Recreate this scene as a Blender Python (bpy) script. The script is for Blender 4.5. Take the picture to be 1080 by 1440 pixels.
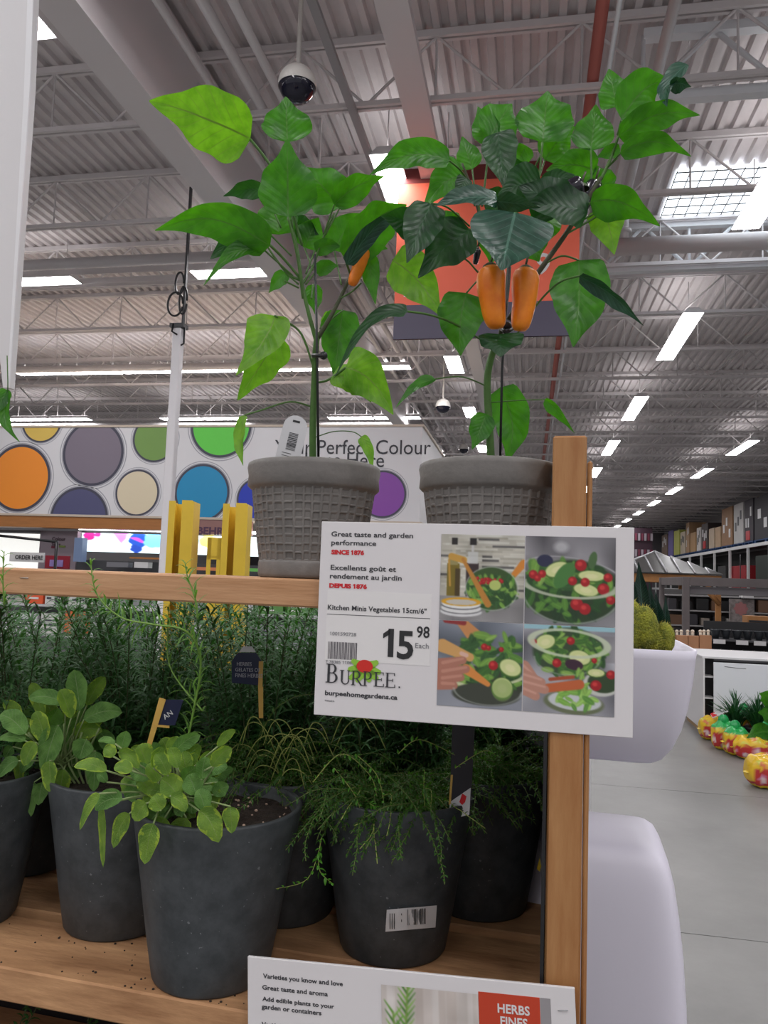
import bpy, math, random
import numpy as np
from math import sin, cos, pi, radians, sqrt
from mathutils import Vector, Matrix
random.seed(7)
for o in list(bpy.data.objects): bpy.data.objects.remove(o)
SC = bpy.context.scene; COL = SC.collection
# ------------------------------------------------------------------ camera
CZ = 1.45; F = 1080.0
_p, _t, _r = radians(10.7), radians(4.9), radians(2.0)
FW = Vector((-sin(_p)*cos(_t), cos(_p)*cos(_t), sin(_t)))
_R0 = Vector((cos(_p), sin(_p), 0)); _U0 = _R0.cross(FW)
RT = _R0*cos(_r) + _U0*sin(_r); UP = _U0*cos(_r) - _R0*sin(_r)
CAM = Vector((0, 0, CZ))
cd = bpy.data.cameras.new('camera'); co = bpy.data.objects.new('camera', cd); COL.objects.link(co)
co.matrix_world = Matrix.Translation(CAM) @ Matrix((RT, UP, -FW)).transposed().to_4x4()
cd.sensor_fit = 'VERTICAL'; cd.sensor_height = 36; cd.lens = 36*F/1440; cd.clip_start = .02; cd.clip_end = 300
SC.camera = co
# ------------------------------------------------------------------ world, exposure
wd = bpy.data.worlds.new('world'); SC.world = wd; wd.use_nodes = True
wd.node_tree.nodes['Background'].inputs[0].default_value = (.96, .95, 1, 1)
wd.node_tree.nodes['Background'].inputs[1].default_value = .25
vs = SC.view_settings; vs.view_transform = 'Standard'; vs.look = 'None'; vs.gamma = 1; vs.use_curve_mapping = False
vs.exposure = 1.0
LAMP = 15.0     # radiance of the fluorescent diffusers
# ------------------------------------------------------------------ measuring helpers
def ray(px, py): return FW + RT*((px-540)/F) - UP*((py-720)/F)
def W(px, py, d): return CAM + ray(px, py)*d
def on(px, py, n, c):
    r = ray(px, py); n = Vector(n); return CAM + r*((c - n.dot(CAM))/n.dot(r))
def atZ(px, py, z): return on(px, py, (0, 0, 1), z)
def atY(px, py, y): return on(px, py, (0, 1, 0), y)
_a = radians(10.7-14); SX = Vector((cos(_a), sin(_a), 0)); SV = Vector((-sin(_a), cos(_a), 0)); ZZ = Vector((0, 0, 1))
SO = W(800, 820, .92); SO.z = 0
def S(u, v, z): return SO + SX*u + SV*v + ZZ*z
def atV(px, py, v):
    P = on(px, py, SV, SV.dot(SO)+v); q = P-SO; return q.dot(SX), P.z
SM = Matrix((SX, SV, ZZ)).transposed().to_4x4(); SM.translation = SO
# ------------------------------------------------------------------ materials
def srgb(c):
    c = [x/255 for x in c]; return tuple([(x/12.92 if x <= .04045 else ((x+.055)/1.055)**2.4) for x in c] + [1])
MATS = {}
def mat(name, col, rough=.6, var=0, vscale=20, bump=0, bscale=60, metal=0, emit=0, trans=0, tcol=None, spec=.5, stretch=None, col2=None, coat=0):
    if name in MATS: return MATS[name]
    m = bpy.data.materials.new(name); m.use_nodes = True; N = m.node_tree.nodes; L = m.node_tree.links
    b = N['Principled BSDF']; c = srgb(col) if max(col) > 1 else (*col, 1)
    b.inputs['Base Color'].default_value = c; b.inputs['Roughness'].default_value = rough; b.inputs['Metallic'].default_value = metal
    b.inputs['Specular IOR Level'].default_value = spec; b.inputs['Coat Weight'].default_value = coat
    tc = N.new('ShaderNodeTexCoord'); src = tc.outputs['Object']
    if stretch:
        mp = N.new('ShaderNodeMapping'); mp.inputs['Scale'].default_value = stretch; L.new(src, mp.inputs[0]); src = mp.outputs[0]
    if var:
        n = N.new('ShaderNodeTexNoise'); n.inputs['Scale'].default_value = vscale; n.inputs['Detail'].default_value = 6; n.inputs['Roughness'].default_value = .65
        L.new(src, n.inputs['Vector']); r = N.new('ShaderNodeValToRGB')
        c2 = srgb(col2) if col2 else tuple([x*(1-var) for x in c[:3]]+[1])
        r.color_ramp.elements[0].color = c2; r.color_ramp.elements[0].position = .32
        r.color_ramp.elements[1].color = tuple([min(1, x*(1+var*.45)) for x in c[:3]]+[1]); r.color_ramp.elements[1].position = .68
        L.new(n.outputs['Fac'], r.inputs[0]); L.new(r.outputs[0], b.inputs['Base Color'])
    if bump:
        n = N.new('ShaderNodeTexNoise'); n.inputs['Scale'].default_value = bscale; n.inputs['Detail'].default_value = 5
        L.new(src, n.inputs['Vector']); k = N.new('ShaderNodeBump'); k.inputs['Strength'].default_value = bump; k.inputs['Distance'].default_value = .01
        L.new(n.outputs['Fac'], k.inputs['Height']); L.new(k.outputs[0], b.inputs['Normal'])
    if emit:
        b.inputs['Emission Color'].default_value = c; b.inputs['Emission Strength'].default_value = emit
    if trans:
        t = N.new('ShaderNodeBsdfTranslucent'); t.inputs[0].default_value = srgb(tcol or col)
        x = N.new('ShaderNodeMixShader'); x.inputs[0].default_value = trans
        L.new(b.outputs[0], x.inputs[1]); L.new(t.outputs[0], x.inputs[2]); L.new(x.outputs[0], N['Material Output'].inputs[0])
    MATS[name] = m; return m
def leafmat(name, dark, light, vein, rough=.4, trans=.4, tcol=(120, 200, 20), veins=9, edge=None, pebble=0):
    """leaf: UV.x base to tip, UV.y across; veins and mottling are printed and slightly raised"""
    m = bpy.data.materials.new(name); m.use_nodes = True; N = m.node_tree.nodes; L = m.node_tree.links; b = N['Principled BSDF']
    b.inputs['Roughness'].default_value = rough; b.inputs['Specular IOR Level'].default_value = .45
    def M(op, a, c=None, d=None):
        n = N.new('ShaderNodeMath'); n.operation = op
        for i, x in enumerate((a, c, d)):
            if x is None: continue
            if isinstance(x, (int, float)): n.inputs[i].default_value = x
            else: L.new(x, n.inputs[i])
        return n.outputs[0]
    uv = N.new('ShaderNodeTexCoord'); sp = N.new('ShaderNodeSeparateXYZ'); L.new(uv.outputs['UV'], sp.inputs[0])
    u, v = sp.outputs[0], sp.outputs[1]
    av = M('ABSOLUTE', M('SUBTRACT', v, .5))                       # 0 midrib .. .5 edge
    ph = M('SUBTRACT', M('MULTIPLY', u, veins), M('MULTIPLY', M('POWER', av, .8), 4.2))
    side = M('ABSOLUTE', M('SUBTRACT', M('FRACT', ph), .5))        # 0.5 at the vein
    sv = M('GREATER_THAN', side, .452)
    mid = M('LESS_THAN', av, .017)
    ve = M('MAXIMUM', M('MULTIPLY', sv, .55), mid)
    ns = N.new('ShaderNodeTexNoise'); ns.inputs['Scale'].default_value = 60; ns.inputs['Detail'].default_value = 4
    L.new(uv.outputs['Object'], ns.inputs['Vector'])
    r = N.new('ShaderNodeValToRGB'); r.color_ramp.elements[0].color = srgb(dark); r.color_ramp.elements[1].color = srgb(light)
    r.color_ramp.elements[0].position = .35; r.color_ramp.elements[1].position = .7; L.new(ns.outputs['Fac'], r.inputs[0])
    mx = N.new('ShaderNodeMix'); mx.data_type = 'RGBA'; L.new(ve, mx.inputs[0]); L.new(r.outputs[0], mx.inputs[6]); mx.inputs[7].default_value = srgb(vein)
    outc = mx.outputs[2]
    if edge:
        n2 = N.new('ShaderNodeTexNoise'); n2.inputs['Scale'].default_value = 110; L.new(uv.outputs['Object'], n2.inputs['Vector'])
        e = M('GREATER_THAN', M('ADD', av, M('MULTIPLY', M('SUBTRACT', n2.outputs['Fac'], .5), .8)), .44)
        m2 = N.new('ShaderNodeMix'); m2.data_type = 'RGBA'; L.new(e, m2.inputs[0]); L.new(outc, m2.inputs[6]); m2.inputs[7].default_value = srgb(edge); outc = m2.outputs[2]
    L.new(outc, b.inputs['Base Color'])
    k = N.new('ShaderNodeBump'); k.inputs['Strength'].default_value = .35; k.inputs['Distance'].default_value = .002
    h = M('ADD', M('MULTIPLY', side, -1.0), M('MULTIPLY', ns.outputs['Fac'], .6))
    if pebble:
        vo = N.new('ShaderNodeTexVoronoi'); vo.inputs['Scale'].default_value = 700; L.new(uv.outputs['Object'], vo.inputs['Vector']); h = M('ADD', h, M('MULTIPLY', vo.outputs['Distance'], -1.2))
    L.new(h, k.inputs['Height']); L.new(k.outputs[0], b.inputs['Normal'])
    t = N.new('ShaderNodeBsdfTranslucent')
    tm = N.new('ShaderNodeMix'); tm.data_type = 'RGBA'; L.new(ve, tm.inputs[0]); tm.inputs[6].default_value = srgb(tcol); tm.inputs[7].default_value = srgb([x*.5 for x in tcol]); tn = N.new('ShaderNodeMix'); tn.data_type = 'RGBA'; tn.blend_type = 'MULTIPLY'; tn.inputs[0].default_value = .55; L.new(tm.outputs[2], tn.inputs[6])
    r2 = N.new('ShaderNodeValToRGB'); r2.color_ramp.elements[0].color = (.5, .55, .5, 1); r2.color_ramp.elements[0].position = .38; r2.color_ramp.elements[1].position = .62; L.new(ns.outputs['Fac'], r2.inputs[0]); L.new(r2.outputs[0], tn.inputs[7]); L.new(tn.outputs[2], t.inputs[0])
    x = N.new('ShaderNodeMixShader'); x.inputs[0].default_value = trans
    L.new(b.outputs[0], x.inputs[1]); L.new(t.outputs[0], x.inputs[2]); L.new(x.outputs[0], N['Material Output'].inputs[0])
    MATS[name] = m; return m
def vcolmat(name, rough=.5, emit=0):
    m = bpy.data.materials.new(name); m.use_nodes = True; N = m.node_tree.nodes; L = m.node_tree.links
    a = N.new('ShaderNodeVertexColor'); a.layer_name = 'Col'; L.new(a.outputs[0], N['Principled BSDF'].inputs['Base Color'])
    N['Principled BSDF'].inputs['Roughness'].default_value = rough
    if emit: L.new(a.outputs[0], N['Principled BSDF'].inputs['Emission Color']); N['Principled BSDF'].inputs['Emission Strength'].default_value = emit
    MATS[name] = m; return m
# ------------------------------------------------------------------ mesh builder
class MB:
    def __init__(s, M=None): s.v = []; s.f = []; s.mi = []; s.uv = None; s.M = M; s.sm = []
    def add(s, vs, fs, mi=0, smooth=False):
        k = len(s.v)
        s.v += [(s.M @ Vector(p)) if s.M else Vector(p) for p in vs]
        s.f += [tuple(i+k for i in f) for f in fs]; s.mi += [mi]*len(fs); s.sm += [smooth]*len(fs); return s
    def box(s, x0, x1, y0, y1, z0, z1, mi=0):
        vs = [(x, y, z) for x in (x0, x1) for y in (y0, y1) for z in (z0, z1)]
        return s.add(vs, [(0, 1, 3, 2), (4, 6, 7, 5), (0, 4, 5, 1), (2, 3, 7, 6), (0, 2, 6, 4), (1, 5, 7, 3)], mi)
    def bbox(s, x0, x1, y0, y1, z0, z1, b=.004, mi=0):
        """box with chamfered edges"""
        vs = []; 
        for sx, x in ((1, x0), (-1, x1)):
            for sy, y in ((1, y0), (-1, y1)):
                for sz, z in ((1, z0), (-1, z1)):
                    vs += [(x, y+sy*b, z+sz*b), (x+sx*b, y, z+sz*b), (x+sx*b, y+sy*b, z)]
        g = lambda i, j, k, a: (i*4+j*2+k)*3+a
        fs = [(g(0,0,0,0), g(0,0,1,0), g(0,1,1,0), g(0,1,0,0)), (g(1,0,0,0), g(1,1,0,0), g(1,1,1,0), g(1,0,1,0)),
              (g(0,0,0,1), g(1,0,0,1), g(1,0,1,1), g(0,0,1,1)), (g(0,1,0,1), g(0,1,1,1), g(1,1,1,1), g(1,1,0,1)),
              (g(0,0,0,2), g(0,1,0,2), g(1,1,0,2), g(1,0,0,2)), (g(0,0,1,2), g(1,0,1,2), g(1,1,1,2), g(0,1,1,2))]
        for i in (0, 1):
            for j in (0, 1):
                fs += [(g(i,j,0,0), g(i,j,0,1), g(i,j,1,1), g(i,j,1,0)), (g(i,0,j,0), g(i,0,j,2), g(i,1,j,2), g(i,1,j,0)), (g(0,i,j,1), g(0,i,j,2), g(1,i,j,2), g(1,i,j,1))]
                for k in (0, 1): fs.append((g(i,j,k,0), g(i,j,k,1), g(i,j,k,2)))
        return s.add(vs, fs, mi)
    def tube(s, pts, r, n=8, mi=0, cap=True):
        pts = [Vector(p) for p in pts]; m = len(pts); rr = r if isinstance(r, (list, tuple)) else [r]*m
        up = Vector((0, 0, 1)); vs = []; prev = None
        for i, p in enumerate(pts):
            d = (pts[min(i+1, m-1)] - pts[max(i-1, 0)])
            if d.length < 1e-9: d = Vector((0, 0, 1))
            d.normalize()
            if prev is None:
                a = d.cross(up if abs(d.z) < .95 else Vector((1, 0, 0))).normalized()
            else:
                a = (prev - d*prev.dot(d)).normalized()
            prev = a; b = d.cross(a)
            for j in range(n):
                t = 2*pi*j/n; vs.append(p + (a*cos(t) + b*sin(t))*rr[i])
        fs = [(i*n+j, i*n+(j+1) % n, (i+1)*n+(j+1) % n, (i+1)*n+j) for i in range(m-1) for j in range(n)]
        if cap: fs += [tuple(range(n))[::-1], tuple(range((m-1)*n, m*n))]
        return s.add(vs, fs, mi, True)
    def lathe(s, prof, c=(0, 0, 0), n=48, mi=0, smooth=True):
        vs = []; fs = []; k = len(prof)
        for r, z in prof:
            for j in range(n):
                t = 2*pi*j/n; vs.append((c[0]+r*cos(t), c[1]+r*sin(t), c[2]+z))
        for i in range(k-1):
            for j in range(n): fs.append((i*n+j, i*n+(j+1) % n, (i+1)*n+(j+1) % n, (i+1)*n+j))
        return s.add(vs, fs, mi, smooth)
    def sphere(s, c, rx, ry, rz, nu=16, nv=10, mi=0):
        prof = []; vs = []; fs = []
        for i in range(nv+1):
            a = -pi/2 + pi*i/nv
            for j in range(nu):
                t = 2*pi*j/nu; vs.append((c[0]+rx*cos(a)*cos(t), c[1]+ry*cos(a)*sin(t), c[2]+rz*sin(a)))
        for i in range(nv):
            for j in range(nu): fs.append((i*nu+j, i*nu+(j+1) % nu, (i+1)*nu+(j+1) % nu, (i+1)*nu+j))
        return s.add(vs, fs, mi, True)
    def prism(s, poly, y0, y1, mi=0):
        """polygon in xz extruded along y"""
        n = len(poly); vs = [(x, y0, z) for x, z in poly] + [(x, y1, z) for x, z in poly]
        return s.add(vs, [tuple(range(n)), tuple(range(n, 2*n))[::-1]] + [(i, i+n, (i+1) % n+n, (i+1) % n) for i in range(n)], mi)
    def grid(s, rows, mi=0, smooth=True):
        k = len(rows[0]); vs = [p for r in rows for p in r]
        return s.add(vs, [(i*k+j, i*k+j+1, (i+1)*k+j+1, (i+1)*k+j) for i in range(len(rows)-1) for j in range(k-1)], mi, smooth)
INV = {}
def tag(o, label=None, cat=None, group=None, kind=None):
    if label: o['label'] = label
    if cat: o['category'] = cat
    if group: o['group'] = group
    if kind: o['kind'] = kind
    return o
def thing(name, label, cat, M, group=None):
    o = bpy.data.objects.new(name, None); COL.objects.link(o); o.empty_display_size = .05
    if not isinstance(M, Matrix): M = Matrix.Translation(Vector(M))
    o.matrix_world = M; INV[o.name] = M; tag(o, label, cat, group); return o
def obj(name, mb, mats, parent=None, world=True, label=None, kind=None, uv=None, cols=None):
    """world=True: coordinates are world; converted to the top thing's own frame"""
    me = bpy.data.meshes.new(name)
    vs = mb.v
    top = parent
    while top is not None and top.parent is not None: top = top.parent
    if parent is not None and world and top.name in INV:
        iv = INV[top.name].inverted(); vs = [iv @ p for p in vs]
    me.from_pydata([tuple(p) for p in vs], [], mb.f)
    if not isinstance(mats, (list, tuple)): mats = [mats]
    for m in mats: me.materials.append(m)
    me.polygons.foreach_set('material_index', mb.mi); me.polygons.foreach_set('use_smooth', mb.sm)
    if uv is not None:
        l = me.uv_layers.new(name='UVMap'); li = np.empty(len(me.loops), dtype=np.int32); me.loops.foreach_get('vertex_index', li)
        l.data.foreach_set('uv', np.array(uv, dtype=np.float32)[li].ravel())
    if cols is not None:
        a = me.color_attributes.new('Col', 'FLOAT_COLOR', 'POINT'); a.data.foreach_set('color', np.asarray(cols, dtype=np.float32).ravel())
    me.update(); o = bpy.data.objects.new(name, me); COL.objects.link(o)
    if parent is not None: o.parent = parent
    if label: o['label'] = label
    if kind: o['kind'] = kind
    return o
def dup(root, M, label=None, group=None):
    r = root.copy(); COL.objects.link(r); r.matrix_world = M if isinstance(M, Matrix) else Matrix.Translation(Vector(M))
    if label: r['label'] = label
    if group: r['group'] = group
    for ch in list(root.children):
        c = ch.copy(); COL.objects.link(c); c.parent = r
        for g in list(ch.children):
            d = g.copy(); COL.objects.link(d); d.parent = c
    return r
def text(body, size, x, y, mt, parent, M, z=.0006, bold=0, sx=1, name='lettering', align='LEFT', label=None):
    """flat lettering; M maps local (x right, y up, z out) to the parent's local frame"""
    cu = bpy.data.curves.new('t', 'FONT'); cu.body = body; cu.size = size; cu.offset = bold; cu.align_x = align; cu.resolution_u = 3
    cu.extrude = .0002*max(1, size/.03)
    t = bpy.data.objects.new('t', cu); COL.objects.link(t); bpy.context.view_layer.update()
    me = bpy.data.meshes.new_from_object(t.evaluated_get(bpy.context.evaluated_depsgraph_get()))
    bpy.data.objects.remove(t)
    me.transform(M @ Matrix.Translation((x, y, z)) @ Matrix.Diagonal((sx, 1, 1, 1)))
    me.materials.clear(); me.materials.append(mt); me.name = name
    o = bpy.data.objects.new(name, me); COL.objects.link(o); o.parent = parent
    if label: o['label'] = label
    return o
def frame(P, ex, ey):
    ex = ex.normalized(); ez = ex.cross(ey).normalized(); ey = ez.cross(ex); M = Matrix((ex, ey, ez)).transposed().to_4x4(); M.translation = P; return M
class Plane:
    """a board's own plane: origin, right, up; loc() gives board coordinates of a sight line"""
    def __init__(s, M): s.M = M; s.o = M.translation.copy(); s.x = M.col[0].to_3d(); s.y = M.col[1].to_3d(); s.z = M.col[2].to_3d()
    def loc(s, px, py):
        q = on(px, py, s.z, s.z.dot(s.o)) - s.o; return q.dot(s.x), q.dot(s.y)
I4 = Matrix.Identity(4)
# ================================================================== colours
white = mat('white paint', (.72, .71, .72), .45); offw = mat('off white board', (.70, .69, .69), .5)
grey_deck = mat('grey painted deck', (.66, .615, .62), .55, var=.12, vscale=1.5)
joistm = mat('grey painted steel', (.70, .665, .67), .5); joistw = mat('white steel', (.80, .82, .85), .4)
girm = mat('light grey girder paint', (.74, .70, .71), .5); pipem = mat('grey pipe paint', (.60, .57, .575), .4)
redp = mat('faded red pipe paint', (175, 95, 85), .4); black = mat('black plastic', (.012, .012, .014), .35)
darkg = mat('dark grey metal', (.07, .07, .075), .5); lamp = mat('lit diffuser', (1, .985, 1), .5, emit=LAMP)
concrete = mat('polished concrete', (.205, .203, .196), .42, var=.22, vscale=1.3, bump=.03, bscale=30)
joint = mat('dark joint', (.08, .08, .08), .8)
wallm = mat('grey block wall', (.28, .27, .28), .8, var=.1); walld = mat('dark far wall', (.16, .15, .16), .8)
orange = mat('orange sign board', (240, 108, 80), .5); brown = mat('red brown band', (120, 45, 42), .5); slate = mat('slate purple band', (82, 76, 96), .5)
woodbeam = mat('orange brown laminate', (176, 116, 62), .5, var=.15, vscale=3, stretch=(1, 1, 12))
# ================================================================== shell
fl = tag(obj('floor', MB().box(-24, 10.6, -8, 64, -.2, -.012), joint), kind='structure')
ys = [-8, -3.6, 1.17, 3.57, 5.97, 9.2, 13, 17, 21, 26, 31, 37, 44, 52, 64]
for i in range(len(ys)-1):
    for x0, x1 in ((-24, -12), (-12, -1.2), (-1.2, 10.6)):
        obj('slab', MB().box(x0+.003, x1-.003, ys[i]+.003, ys[i+1]-.003, -.012, 0), concrete, fl)
cb = MB(); P = .155; x = -24.0; prof = []
while x < 10.6:
    prof += [(x, 6.3), (x+.06, 6.3), (x+.075, 6.345), (x+.14, 6.345), (x+P, 6.3)]; x += P
n = len(prof); cb.add([(a, -8, b) for a, b in prof]+[(a, 64, b) for a, b in prof], [(i, i+1, i+1+n, i+n) for i in range(n-1)])
cb.box(-24, 10.6, -8, 64, 6.36, 6.5)
ce = tag(obj('ceiling', cb, grey_deck), kind='structure')
def joist_mesh():
    m = MB(); x0, x1 = -24, 10.6
    for dy in (-.045, .012):
        m.box(x0, x1, dy, dy+.033, 6.23, 6.295); m.box(x0, x1, dy, dy+.033, 5.63, 5.675)
    p = 1.25; k = 0; x = x0
    while x < x1-p:
        m.tube([(x, 0, 5.66), (x+p/2, 0, 6.25)], .014, 5, cap=False); m.tube([(x+p/2, 0, 6.25), (x+p, 0, 5.66)], .014, 5, cap=False)
        m.tube([(x+p/2, 0, 5.66), (x+p/2, 0, 6.25)], .011, 4, cap=False); x += p
    return m
jo = obj('roof_joist', joist_mesh(), joistm, ce, label='grey open web roof joist'); jy = 6.38
jo.location.y = jy
for k in range(-4, 30):
    if k == 0: continue
    c = jo.copy(); COL.objects.link(c); c.location.y = jy+1.9*k if k > -4 else -1.2
# bracing trusses in a whiter colour than the joists, over the right aisle
def brace_truss(y, x0, x1, z0, z1, name):
    m = MB(); m.box(x0, x1, y-.05, y+.05, z0-.04, z0+.04); m.box(x0, x1, y-.05, y+.05, z1-.04, z1+.04); p = 1.15; x = x0
    while x < x1-p+.01:
        m.tube([(x, y, z0), (x+p/2, y, z1)], .024, 6); m.tube([(x+p/2, y, z1), (x+p, y, z0)], .024, 6); m.tube([(x, y, z0), (x, y, z1)], .02, 6); x += p
    return obj('brace_truss', m, joistw, ce, label='white truss')
brace_truss(6.55, .9, 10.5, 5.62, 6.2, ''); brace_truss(10.25, .85, 10.5, 5.62, 6.2, '')
for nm, x0, x1, y0, y1, m in (('wall_right', 10.6, 10.8, -8, 64, wallm), ('wall_far', -24, 10.8, 64, 64.2, walld), ('wall_left', -24.2, -24, -8, 64, wallm)):
    tag(obj(nm, MB().box(x0, x1, y0, y1, 0, 6.5), m), kind='structure')
# skylight
sk = tag(obj('window_1', MB().box(1.62, 3.4, 9.0, 10.5, 6.275, 6.29), mat('daylit skylight', (.85, .93, 1), .4, emit=1.6)), kind='structure')
for k in range(13): obj('skylight_bar', MB().box(1.62+k*.148, 1.63+k*.148, 9.0, 10.5, 6.262, 6.274), darkg, sk)
for k in range(8): obj('skylight_bar', MB().box(1.62, 3.4, 9.0+k*.21, 9.012+k*.21, 6.25, 6.261), darkg, sk)
# girders along the aisle
def girder(x0, x1, lab, y0=-8, y1=64):
    t = thing('roof_girder', lab, 'girder', ((x0+x1)/2, y0, 5.3))
    obj('bottom_flange', MB().box(x0, x1, y0, y1, 5.3, 5.33), girm, t); obj('web', MB().box(x0+.02, x1-.02, y0, y1, 5.331, 6.2), girm, t)
    obj('top_flange', MB().box(x0, x1, y0, y1, 6.2, 6.24), girm, t)
girder(-3.4, -3.1, 'deep grey box girder running away under the roof at upper left')
def run(name, lab, cat, x, z, r, m, y0=-8, y1=60, group=None, box=None, dx=0):
    t = thing(name, lab, cat, (x, y0, z), group)
    b = MB(); 
    if box: b.box(x-box[0], x+box[0], y0, y1, z-box[1], z+box[1])
    else: b.tube([(x, y0, z), (x+dx, y1, z)], r, 10)
    obj('pipe_run' if not box else 'channel', b, m, t)
    c = MB(); y = max(y0, 3)+.7
    while y < min(y1, 30):
        c.box(x-.012, x+.012, y-.015, y+.015, z+r, 6.29) if box is None and z < 6.2 else None; y += 3.8
    if c.v: obj('hanger', c, joistm, t, kind='stuff')
run('sprinkler_pipe', 'thin grey sprinkler pipe, leftmost of three beside the girder', 'pipe', -2.82, 5.72, .035, pipem)
run('sprinkler_pipe', 'grey sprinkler pipe, middle one of three beside the girder', 'pipe', -2.48, 5.72, .045, pipem)
run('sprinkler_pipe', 'grey sprinkler pipe, rightmost of three beside the girder', 'pipe', -2.25, 5.72, .04, pipem)
run('metal_channel', 'wide beige channel running away under the roof at top centre', 'channel', -1.03, 5.585, .03, girm, y1=30, box=(.12, .04))
run('cable_tray', 'narrow perforated cable tray beside the hanging dome camera', 'tray', -1.61, 5.60, .03, mat('tray metal', (.34, .33, .34), .4), y1=12, box=(.035, .02))
run('sprinkler_main', 'faded red pipe running away under the roof right of centre', 'pipe', .47, 5.74, .05, redp)
run('conduit', 'thin pale conduit beside the red pipe', 'pipe', .59, 5.74, .02, joistw)
run('sprinkler_pipe', 'pale pipe crossing the roof behind the topmost pepper leaf', 'pipe', .98, 5.7, .045, pipem, y1=9.4)
t = thing('cross_duct', 'round white duct crossing below the skylight', 'duct', (.75, 9.75, 5.75)); 
obj('pipe_run', MB().tube([(.95, 9.75, 5.72), (10.4, 9.75, 5.72)], .11, 16), pipem, t); obj('riser', MB().tube([(1.1, 9.7, 5.8), (1.1, 9.7, 6.28)], .075, 12), pipem, t)

for q_ in (5.87, 6.12): obj('riser_collar', MB().tube([(1.1, 9.7, q_), (1.1, 9.7, q_+.04)], .11, 12), pipem, t)
for y, z in ((9.0, 5.5), (14.0, 5.5), (19.5, 5.45)):
    run_t = thing('header_pipe', 'white header pipe crossing the roof, %s' % {9.0: 'nearest', 14.0: 'middle', 19.5: 'farthest'}[y]+' on the left side', 'pipe', (-24, y, z))
    obj('pipe_run', MB().tube([(-24, y, z), (-3.5, y, z)], .07, 10), pipem, run_t)
# light fixtures
def fixture(L, w):
    """centred, length along local y"""
    t = thing('ceiling_light', 'x', 'ceiling light', I4)
    h = MB(); h.add([(-w/2, -L/2, 0), (w/2, -L/2, 0), (w/2, L/2, 0), (-w/2, L/2, 0), (-w/4, -L/2+.02, .09), (w/4, -L/2+.02, .09), (w/4, L/2-.02, .09), (-w/4, L/2-.02, .09)],
                    [(4, 5, 6, 7), (0, 1, 5, 4), (1, 2, 6, 5), (2, 3, 7, 6), (3, 0, 4, 7), (0, 3, 2, 1)])
    obj('housing', h, white, t, world=False)
    obj('diffuser', MB().add([(-w/2+.012, -L/2+.012, -.004), (w/2-.012, -L/2+.012, -.004), (w/2-.012, L/2-.012, -.004), (-w/2+.012, L/2-.012, -.004)], [(0, 3, 2, 1)]), lamp, t, world=False)
    obj('added_uplight', MB().add([(-w/4+.01, -L/2+.05, .093), (w/4-.01, -L/2+.05, .093), (w/4-.01, L/2-.05, .093), (-w/4+.01, L/2-.05, .093)], [(0, 1, 2, 3)]), mat('added uplight glow', (1, .97, .97), .5, emit=3.6), t, world=False)  # glowing top strip added to brighten the ceiling
    for q in (-.35, .35): obj('hanger', MB().tube([(0, L*q, .09), (0, L*q, .62)], .006, 4), joistm, t, world=False)
    return t
f8 = fixture(2.5, .31); f4 = fixture(1.2, .30); used = [False, False]
def place(x, y, lab, short=False, rot=False, grp=None, z=5.56):
    M = Matrix.Translation((x, y, z)) @ (Matrix.Rotation(pi/2, 4, 'Z') if rot else I4)
    p, i = (f4, 1) if short else (f8, 0)
    if not used[i]: used[i] = True; p.matrix_world = M; p['label'] = lab; p['group'] = grp or 'ceiling lights'
    else: dup(p, M, lab, grp or 'ceiling lights')
ordn = ['nearest', 'second', 'third', 'fourth', 'fifth', 'sixth', 'seventh', 'eighth', 'ninth', 'tenth', 'eleventh']
for k in range(9): place(2.37, 7.8+5.27*k, 'long fluorescent light, %s one of the inner row over the right aisle' % ordn[k], grp='inner row of aisle lights')
for k in range(9): place(6.05, 18.3+5.27*k, 'long fluorescent light, %s one of the outer row over the right aisle' % ordn[k], grp='outer row of aisle lights')
for k, y in enumerate((7.6, 14.4, 18.6, 23.8, 29)): place(-1.45, y, 'short fluorescent light, %s one of the middle row seen between the pepper plants' % ordn[k], short=True, grp='middle row of lights')
place(-3.78, 4.4, 'bright fluorescent light at top left beside the tapered white panel', short=True, z=5.5)
k = 0
for j, x in enumerate((-8.3, -7.05, -4.05)): place(x, 9.7, 'fluorescent light in the nearest cross row on the left, %s from the left' % ordn[j].replace('nearest', 'first'), short=(j != 5), rot=True, grp='nearest cross row of lights')
for j in range(7): place(-10.9+.6+1.23*j, 14.5, 'fluorescent light in the middle cross row on the left, %s from the left' % ordn[j].replace('nearest', 'first'), short=True, rot=True, grp='middle cross row of lights')
for j, x in enumerate((-15.1, -13.87, -12.64, -9.3, -8.07, -4.6, -3.37)): place(x, 19.2, 'fluorescent light in the far cross row above the paint banner, %s from the left' % ordn[j].replace('nearest', 'first'), short=True, rot=True, grp='far cross row of lights')
# lights of the same grid over and behind the photographer
for x in (-6, -2.2, 1.6, 5.4, 9.2):
    for y in (-5.5, -1.3, 2.9): place(x, y, 'long fluorescent light over the place where the photographer stands', grp='lights behind the photographer')
for x in (-16, -12, -8):
    for y in (-1.3, 4): place(x, y, 'long fluorescent light far left behind the photographer', grp='lights behind the photographer')
for j, y in enumerate((25, 31, 37, 44, 52)):
    for i, x in enumerate((-18, -13, -8, -4)): place(x, y, 'added unseen fluorescent light, far left of the hall behind the paint banner', rot=True, grp='added lights behind the banner')  # unseen rows added to brighten the far ceiling
# conduit track under the near cross row
run_c = thing('light_track', 'white track joining the nearest cross row of lights', 'track', (-24, 9.7, 5.6)); obj('rail', MB().box(-24, -2.2, 9.53, 9.54, 5.565, 5.65).box(-24, -2.2, 9.86, 9.87, 5.565, 5.65), joistm, run_c)
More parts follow.
